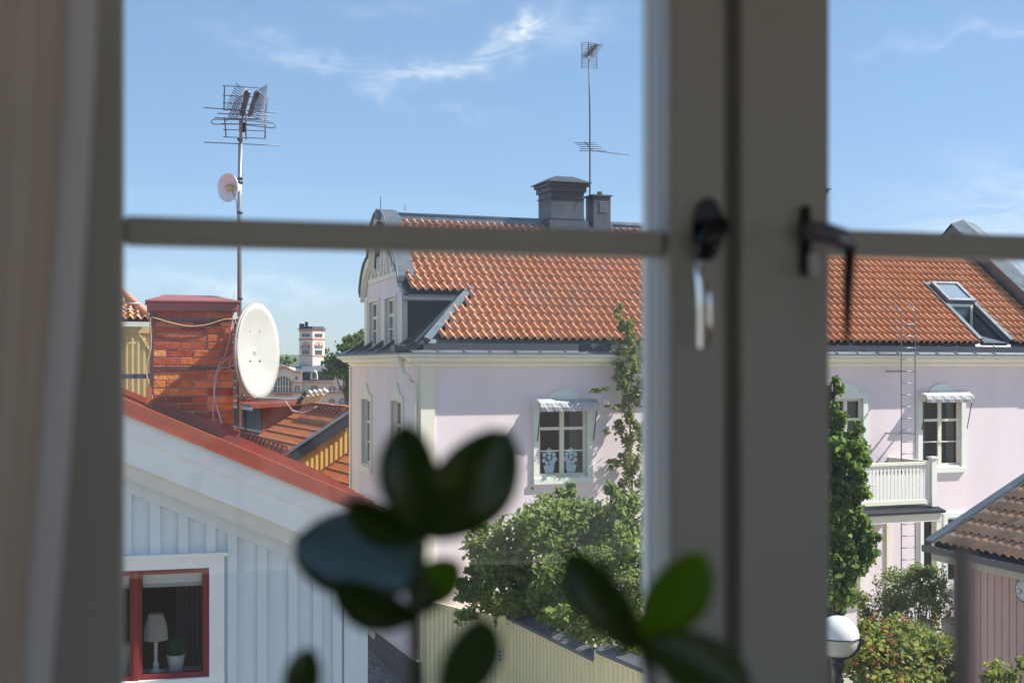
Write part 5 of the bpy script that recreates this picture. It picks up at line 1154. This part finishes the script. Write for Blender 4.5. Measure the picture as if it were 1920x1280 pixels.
for _ in range(34):
    px = random.uniform(1600, 1785); py = random.uniform(1150, 1278); Y = random.uniform(16.7, 17.3); v = P(px, py, Y) - bq
    for _2 in range(random.randint(2, 4)): w = v + Vector([random.uniform(-.04, .04) for _3 in range(3)]); hp.lathe([(0, -.014), (.012, -.007), (.013, .005), (.006, .014), (0, .015)], w, 6)
hp.build('rose_hip', HIP, tr, kind='stuff')
tree('low_shrub', 'yellow-green shrub below the clock on the pink boarded shed', (P(1880, 1350, 14.5).x, 14.5, 0), [fb_(1885, 1268, 14.5, 48, 22, 420), fb_(1850, 1280, 14.5, 26, 20, 200), fb_(1915, 1240, 14.5, 20, 16, 120)], .07, ROSEL, .04, 1.2)
# ------------------------------------------------------------------ shed with old tiles
SY = 21.0; s0 = P(1752, 1018, SY); SF = Fr(s0.x, s0.y, math.atan2(-.95, .31))
sh = put(thing('pink_shed', 'dusky pink boarded outbuilding with weathered pantile roof', 'shed'), SF)
# local x runs along the eave towards us, local y to the right and back
EZ = s0.z; st_ = .53; SL = 9.0
def sz(y): return EZ + st_ * y
c = MB(); c.prism([(0, 0, EZ), (0, 4.2, sz(4.2)), (0, 4.2, sz(4.2) - .1), (0, 0, EZ - .1)], (SL, 0, 0)); srf = c.build('roof', DKMETAL, sh)
STM = tile_mb(.19, .36, .026); stm = STM.mesh('tile', CLAY2); rmS = Matrix.Rotation(math.atan(st_), 4, 'X'); rest = MB(); cnt = 0
for k in range(44):
    for r_ in range(12):
        x = .16 + k * .19; y = -.05 + r_ * .36 * .88; M4 = Matrix.Translation((x, y, sz(y) + .03 + random.uniform(0, .008))) @ Matrix.Rotation(random.uniform(-.02, .02), 4, 'Z') @ rmS
        if cnt < 230 and k < 20: inst('tile', stm, srf, M4=M4); cnt += 1
        else: rest.M = M4; rest.add(STM.v, STM.f, True)
rest.build('roof_tiles', CLAY2, srf, kind='stuff')
c = MB(); c.beam((.03, -.12, EZ + .04), (.03, 4.2, sz(4.2) + .10), .20, .05, (0, -st_, 1)); c.build('verge_flashing', GRMETAL, sh)
c = MB(); c.box(-.1, SL, -.17, -.05, EZ - .13, EZ - .03); c.build('gutter', mat('shed_gutter', (.14, .14, .13), .5, .2, 6), sh)
c = MB(); c.box(.0, SL, -.05, .30, EZ - .26, EZ - .135); c.build('eave_board', mat('dull_cream_board', (.52, .49, .38), .7, .1, 6), sh)
c = MB(); c.box(.12, SL, .30, 4.6, 0, EZ - .14); c.prism([(.12, .30, EZ - .14), (.12, 4.4, EZ - .14), (.12, 4.4, sz(4.2) - .1)], (.1, 0, 0)); c.build('wall', ROSEB, sh)
k = 0
while .12 + k * .165 < 6.0:
    c = MB(); xa = .12 + k * .165; c.box(xa + .007, xa + .158, .27, .298, 0, EZ - .27); bevel(c.build('board', ROSEB, sh), .006); k += 1
ck = SF.oy(1922, 1106, .25); cl_ = thing('wall_clock', 'round dial with dark rim on the dusky pink boards', 'clock', SF.w((ck.x, .25, ck.z)), SF.a)
def disc(b, r, y0, y1, n_=28): b.prism([(r * math.cos(2 * math.pi * i / n_), y0, r * math.sin(2 * math.pi * i / n_)) for i in range(n_)], (0, y1 - y0, 0))
c = MB(); disc(c, .17, -.04, .02); c.build('rim', BLACKI, cl_)
c = MB(); disc(c, .15, -.048, -.041); c.build('dial', mat('dial_white', (.62, .66, .70), .4, .1, 5), cl_)
c = MB(); c.beam((0, -.052, 0), (-.06, -.052, -.06), .012, .004, (0, 1, 0)); c.beam((0, -.053, 0), (-.085, -.053, .02), .010, .004, (0, 1, 0))
for k in range(12): a_ = k * math.pi / 6; c.beam((.12 * math.cos(a_), -.051, .12 * math.sin(a_)), (.14 * math.cos(a_), -.051, .14 * math.sin(a_)), .01, .003, (0, 1, 0))
c.build('clock_hand', DARKP, cl_)
# ------------------------------------------------------------------ street lamp
LY = 14.3; lc = P(1571, 1193, LY)
lt = thing('street_lamp', 'white globe street lamp on a black post beside the rose bush', 'street lamp', (lc.x, lc.y, 0)); zc = lc.z; rG = .228
OPAL = mat('opal_globe', (.84, .85, .88), .28, .03, 3, spec=.5, transl=.25)
c = MB(); c.lathe([(rG * math.sin(a_), zc + rG * math.cos(a_)) for a_ in [math.pi * k / 24 for k in range(13)]], n=36); c.build('globe', OPAL, lt)
c = MB(); c.lathe([(rG * .985 * math.sin(a_), zc - .004 + rG * math.cos(a_)) for a_ in [math.pi * (12 + k) / 24 for k in range(12)]], n=36); c.build('lower_globe', mat('cream_globe', (.62, .60, .54), .35, .05, 3, transl=.2), lt)
c = MB(); c.lathe([(rG + .002, zc + .006), (rG + .012, zc + .004), (rG + .012, zc - .006), (rG + .002, zc - .008)], n=36); v = Vector((rG + .03, 0, zc)); c.M = Matrix.Rotation(R(-15), 4, 'Z'); c.tube([(rG, -.06, zc), (rG + .04, -.05, zc), (rG + .055, 0, zc), (rG + .04, .05, zc), (rG, .06, zc)], .007, 6)
c.tube([((rG + .016) * math.sin(a_), 0, zc + (rG + .016) * math.cos(a_)) for a_ in [math.pi * (12 + k) / 24 for k in range(11)]], .016, 6); c.tube([(-(rG + .016) * math.sin(a_), 0, zc + (rG + .016) * math.cos(a_)) for a_ in [math.pi * (12 + k) / 24 for k in range(11)]], .016, 6); c.build('cradle', BLACKI, lt)
c = MB(); c.lathe([(.045, 0), (.13, 0), (.12, .25), (.08, .5), (.055, .7), (.048, zc - .75), (.052, zc - .50), (.07, zc - .47), (.05, zc - .44), (.05, zc - .36), (.078, zc - .33), (.082, zc - .29), (.062, zc - .27), (.075, zc - .24), (.13, zc - .215), (.12, zc - .19)], n=20); c.build('post', BLACKI, lt)

# ------------------------------------------------------------------ unseen house added on the right to shade the blue gable, and a tree
nh = thing('shading_house', 'tall ochre house added out of view on the right to cast shade', 'house', (10.2, 10.4, 0), 0)
c = MB(); hx = 2.6; zt6 = H + 6.6
c.prism([(-hx, -1.9, 0), (-hx, 2.3, 0), (-hx, 2.3, zt6), (-hx, .2, zt6 + 1.6), (-hx, -1.9, zt6)], (2 * hx, 0, 0)); c.build('wall', OCHRE, nh)
c = MB(); c.prism([(-hx - .3, -2.3, zt6 - .25), (-hx - .3, .2, zt6 + 1.66), (-hx - .3, 2.7, zt6 - .25), (-hx - .3, 2.7, zt6 - .1), (-hx - .3, .2, zt6 + 1.8), (-hx - .3, -2.3, zt6 - .1)], (2 * hx + .6, 0, 0)); c.build('roof', REDM, nh)
for k in range(3):
    for yy in (-1.1, .7): c = MB(); z_ = 2 + k * 4; c.box(-hx - .04, -hx, yy, yy + .9, z_, z_ + 1.4); w = c.build('window', WHITEB, nh); c = MB(); c.box(-hx - .05, -hx - .041, yy + .08, yy + .82, z_ + .08, z_ + 1.32); c.build('pane', FGLASS, w)
tree('garden_tree', 'tall leafy tree behind the added shading house on the right', (9.5, 12.2, 0), [((8.6, 13.0, H + 8.2), (1.2, 1.2, 1.0), 500), ((8.0, 12.6, H + 6.8), (.9, .9, .8), 300)], .2, MAPLE, .16, 9)

# ------------------------------------------------------------------ the room and window we look from
WP = 1.15 * math.cos(R(15.7))
def bx_(px): return BF.oy(px, 700, WP - .02).x
xL = bx_(232); xM0 = bx_(1257); xM1 = bx_(1558); ZB = H - .42; ZT = H + .62; wR = xM1 + .46
room = put(thing('own_room', 'dim pale room wall around the window we look through', 'room'), BF)
c = MB(); y0 = WP + .10; y1 = WP - .16
def ring(b, x0, x1, z0, z1, ox0, ox1, oz0, oz1, ya, yb):
    b.box(ox0, x0, ya, yb, oz0, oz1); b.box(x1, ox1, ya, yb, oz0, oz1); b.box(x0, x1, ya, yb, oz0, z0); b.box(x0, x1, ya, yb, z1, oz1)
ring(c, xL - .11, wR + .1, ZB - .06, ZT + .06, -2.4, 3.4, H - 1.75, H + 1.1, WP - .20, WP + .16)
c.box(-2.5, -2.4, -2.4, WP + .16, H - 1.75, H + 1.1)
for y_0, y_1, z_0, z_1 in ((-2.4, -1.9, H - 1.75, H + 1.1), (-.1, WP + .16, H - 1.75, H + 1.1), (-1.9, -.1, H - 1.75, H - .5), (-1.9, -.1, H + .8, H + 1.1)): c.box(3.4, 3.5, y_0, y_1, z_0, z_1)  # unseen opening added in the right wall so daylight brightens the room
c.box(-2.5, -1.3, -2.5, -2.4, H - 1.75, H + 1.1); c.box(2.1, 3.5, -2.5, -2.4, H - 1.75, H + 1.1); c.box(-1.3, 2.1, -2.5, -2.4, H - 1.75, H - .7); c.box(-1.3, 2.1, -2.5, -2.4, H + .6, H + 1.1)  # back wall, with another opening added to light the interior
c.build('wall', mat('indoor_wall', (.60, .56, .50), .9, .05, 3), room)
c = MB(); c.box(-2.5, 3.5, -2.5, WP + .16, H + 1.1, H + 1.2); c.build('ceiling', mat('indoor_ceiling', (.7, .68, .64), .9, .04, 3), room)
c = MB(); c.box(-2.5, 3.5, -2.5, WP + .16, H - 1.85, H - 1.75); c.build('floor', mat('oak_floor', (.30, .19, .10), .5, .3, 5, stretch=(1, 6, 1)), room)
own = put(thing('own_house', 'plastered house that holds the room with the casement window', 'house'), BF)
c = MB(); c.box(-2.55, 3.55, -2.55, WP + .10, 0, H - 1.9); c.build('wall', OCHRE, own)
cw = put(thing('casement_window', 'out of focus painted casement window with horizontal glazing bars', 'window'), BF)
c = MB(); ring(c, xL - .055, wR + .05, ZB - .02, ZT + .02, xL - .115, wR + .11, ZB - .07, ZT + .07, WP - .005, WP + .13); bevel(c.build('frame', FRAMEW, cw), .004)
xc0 = xM0 + (xM1 - xM0) * .36
# mullion post and the stiles standing proud of it
c = MB(); c.box(xM0 + .002, xM1 - .002, WP + .006, WP + .050, ZB - .02, ZT + .02); bevel(c.build('mullion', FRAMEW, cw), .004)
def sash(x0, x1, zb0, zb1, sl_, sr_):
    b = MB(); ya, yb = WP - .02, WP + .03
    b.box(x0 - sl_, x0, ya, yb, ZB, ZT); b.box(x1, x1 + sr_, ya, yb, ZB, ZT); b.box(x0, x1, ya, yb, ZB, ZB + .05); b.box(x0, x1, ya, yb, ZT - .05, ZT)
    s_ = bevel(b.build('sash', FRAMEW, cw), .005, 2)
    b = MB(); b.box(x0, x1, WP - .008, WP + .022, zb0, zb1); bevel(b.build('glazing_bar', FRAMEW, s_), .004, 2)
    for z0_, z1_ in ((ZB + .05, zb0), (zb1, ZT - .05)):
        b = MB(); b.add([(x0, WP + .012, z0_), (x1, WP + .012, z0_), (x1, WP + .012, z1_), (x0, WP + .012, z1_)], [(0, 1, 2, 3)]); b.build('pane', GLASS, s_)
    return s_
sash(xL, xM0, BF.oy(720, 470, WP).z, BF.oy(720, 419, WP).z, .055, (xM1 - xM0) * .33)
sash(xM1, wR, BF.oy(1760, 483, WP).z, BF.oy(1760, 437, WP).z, (xM1 - xM0) * .57, .05)
# glossy reveal lining on the mullion's left side (outer sash edge)
c = MB(); c.box(xM0 - .0005, xM0 + .004, WP + .031, WP + .048, ZB, ZT); c.build('reveal_lining', mat('glossy_white_reveal', (.66, .66, .65), .22, .05, 6, spec=.8), cw)
# outer sash of the double window
c = MB(); ya, yb = WP + .075, WP + .105
# handles
def hp_(px, py, d=.0): return BF.oy(px, py, WP - .02 - d)
h1 = hp_(1325, 430); c = MB(); c.M = Matrix.Translation((h1.x, WP - .02, h1.z)); 
c.prism([(.014 * math.cos(2 * math.pi * i / 20), 0, .028 * math.sin(2 * math.pi * i / 20)) for i in range(20)], (0, -.006, 0)); c.tube([(0, 0, -.0), (0, -.03, 0)], .009, 10); hd = c.build('handle', DARKH, cw)
c = MB(); v = hp_(1313, 480, .02); c.tube([(h1.x, WP - .05, h1.z), (v.x, WP - .052, v.z + .012), (v.x - .0, WP - .045, v.z)], .009, 10); c.build('lever', DARKH, hd)
c = MB(); v0, v1 = hp_(1312, 492, .03), hp_(1317, 652, .03)
pts = [];
for i in range(9): f = i / 8; p_ = v0.lerp(v1, f); pts.append((p_.x, p_.y - .004 * math.sin(math.pi * f), p_.z))
c.M = Matrix.Identity(4)
sec = [(-.0056, .004), (-.0052, -.002), (-.003, -.009), (.0005, -.013), (.003, -.012), (.005, -.005), (.0052, .004)]
vs = [];
for i, p_ in enumerate(pts):
    s_ = 1 if 0 < i < 8 else .8
    vs += [(p_[0] + a_ * s_, p_[1] + b_ * s_, p_[2]) for a_, b_ in sec]
m_ = len(sec); c.add(vs, [(i * m_ + k, (i + 1) * m_ + k, (i + 1) * m_ + (k + 1) % m_, i * m_ + (k + 1) % m_) for i in range(8) for k in range(m_)], True); c.build('grip', CHROME, hd)
h2 = hp_(1507, 450); c = MB(); c.box(h2.x - .005, h2.x + .004, WP - .03, WP - .02, h2.z - .033, h2.z + .031); hd2 = bevel(c.build('handle', DARKH, cw), .003)
c = MB(); vv = [hp_(1512, 432, .02), hp_(1545, 436, .035), hp_(1580, 447, .045), hp_(1597, 468, .05)]; c.tube(vv, [.009, .010, .0095, .006], 10); c.build('lever', mat('blued_metal', (.30, .32, .38), .25, .1, 5, metal=.8), hd2)
c = MB(); vv = [hp_(1594, 462, .05), hp_(1590, 540, .055), hp_(1588, 640, .055)]; c.tube(vv, [.005, .0045, .0022], 8); c.build('grip', BLACKI, hd2)
c = MB(); v = hp_(1519, 495, .01); c.tube([(v.x, WP - .035, v.z - .011), (v.x, WP - .035, v.z + .009)], .005, 10); c.build('lock_barrel', WHITEP, hd2)
# sill table and curtain
c = MB(); c.box(xL - .3, wR + .3, .30, WP - .205, ZB - .12, ZB - .07); stt = put(c.build('sill_shelf', FRAMEW), BF); stt['label'] = 'painted shelf under the casement window that carries the plants'; stt['category'] = 'shelf'
ct = put(thing('curtain', 'blurred pale curtain hanging at the left side of the window', 'curtain'), BF)
c = MB(); n_ = 60; m_ = 14; vs = []; CYc = .80
for j_ in range(m_ + 1):
    py = -160 + j_ * 140; 
    xr_ = 178 - 88 * max(0, min(1, py / 1280)) ** 1.25
    for i in range(n_ + 1):
        f = i / n_; px = -420 + (xr_ + 420) * f; yy = CYc + .018 * math.sin(f * 21) + .006 * math.sin(f * 47 + 1) - .07 * (f > .995) * 0
        v = BF.oy(px, py, yy); vs.append((v.x, yy + (.025 * max(0, f - .93) / .07), v.z))
c.add(vs, [(j_ * (n_ + 1) + i, j_ * (n_ + 1) + i + 1, (j_ + 1) * (n_ + 1) + i + 1, (j_ + 1) * (n_ + 1) + i) for j_ in range(m_) for i in range(n_)], True)
c.build('cloth', mat('curtain_cloth', (.86, .76, .66), .9, .05, 4, transl=.55), ct)
c = MB(); vs = [BF.oy(178 - 88 * max(0, min(1, py / 1280)) ** 1.25 - 22, py, CYc - .006) for py in range(-160, 1900, 140)]
c.tube(vs, .0085, 8); c.build('hem', mat('white_hem', (.92, .92, .94), .8, .04, 4, transl=.6), ct)
# houseplants
def big_leaf(base, tip, wpx, Y, roll=0, bend=.12, par=None, m=HOUSEL, o=Vector((0, 0, 0)), dtip=0.0, shape=1.12):
    b0 = P(*base, Y); t0 = P(*tip, Y + dtip); d = t0 - b0; L = d.length; d.normalize(); view = Vector((0, -1, 0)); sd = d.cross(view).normalized(); nr = sd.cross(d).normalized()
    sd2 = (sd * math.cos(roll) + nr * math.sin(roll)); nr2 = d.cross(sd2) * -1
    W = wpx / FPX * Y / 2; n_, m_ = 14, 6; vs = []
    for i in range(n_ + 1):
        u = i / n_; w = W * (math.sin(math.pi * u ** shape) ** .58) if 0 < u < 1 else 0
        for k in range(-m_ // 2, m_ // 2 + 1):
            q_ = k / (m_ / 2); vs.append(b0 + d * L * u + sd2 * w * q_ + nr2 * (bend * L * math.sin(math.pi * u) * .5 + abs(q_) ** 1.5 * w * (.06 if abs(roll) > .9 else .28)) - o)
    mm = m_ + 1
    b = MB(); b.add(vs, [(i * mm + k, i * mm + k + 1, (i + 1) * mm + k + 1, (i + 1) * mm + k) for i in range(n_) for k in range(m_)], True)
    ob = b.build('leaf', m, par); sdm = ob.modifiers.new('thick', 'SOLIDIFY'); sdm.thickness = .0006; return ob
PY = .60
def plant(name, label, foot_px, stem, lv, Y):
    fx = P(foot_px, 0, Y).x; base = Vector((fx, Y, ZB - .07)); t = thing(name, label, 'houseplant', base)
    b = MB(); b.tube([Vector((0, 0, .08))] + [P(x, y, Y) - base for x, y in stem], [.0042] + [.0034 - .0016 * i / len(stem) for i in range(len(stem))], 8); b.build('stem', STEMM, t)
    b = MB(); b.lathe([(0, 0), (.035, 0), (.048, .085), (.051, .09), (.046, .09), (.043, .075), (0, .075)], n=24); b.build('pot', mat('terracotta', (.40, .18, .10), .8, .2, 9), t)
    for L in lv:
        big_leaf(L[0], L[1], L[2], Y + L[3], L[4] if len(L) > 4 else 0, L[5] if len(L) > 5 else .12, t, L[6] if len(L) > 6 else HOUSEL, base)
plant('houseplant', 'dark blurred houseplant with broad glossy leaves in front of the left pane', 790,
      [(785, 1400), (782, 1280), (778, 1200), (782, 1120), (790, 1050), (798, 985)],
      [((785, 1000), (758, 792), 116, -.01, .15), ((790, 1010), (958, 806), 158, .0, -.25, .2), ((800, 1085), (552, 1008), 400, .08, -1.30, .03), ((795, 1015), (648, 940), 84, .03, .4),
       ((785, 1160), (622, 1096), 96, .02, .3, .2), ((778, 1135), (862, 1052), 84, .01, .2, .1, HOUSELL), ((845, 1330), (905, 1155), 190, -.04, -.95, .05), ((560, 1340), (582, 1212), 74, .0, .2), ((770, 1080), (810, 1150), 60, .0, .2)], PY)
plant('houseplant', 'shorter blurred houseplant with lighter leaves in front of the window mullion', 1240,
      [(1240, 1400), (1225, 1290), (1212, 1240), (1196, 1190)],
      [((1198, 1205), (1060, 1032), 100, .0, .2, .15), ((1200, 1198), (1322, 1036), 122, .0, -.2, .1, HOUSELL), ((1205, 1200), (1410, 1300), 120, .0, .3, .1), ((1195, 1220), (1150, 1150), 60, 0, .3)], PY + .02)
c = MB(); v0 = P(1806, 1400, .55); v1 = P(1806, 1060, .55); v2 = P(1803, 1015, .55); c.tube([v0, v1, v1.lerp(v2, .5), v2], [.0052, .0050, .0042, .001], 10); o = c.build('plant_stake', mat('grey_stake', (.38, .38, .39), .5, .1, 6, spec=.5)); o['label'] = 'blurred grey plant stake standing upright in front of the right pane'; o['category'] = 'stake'
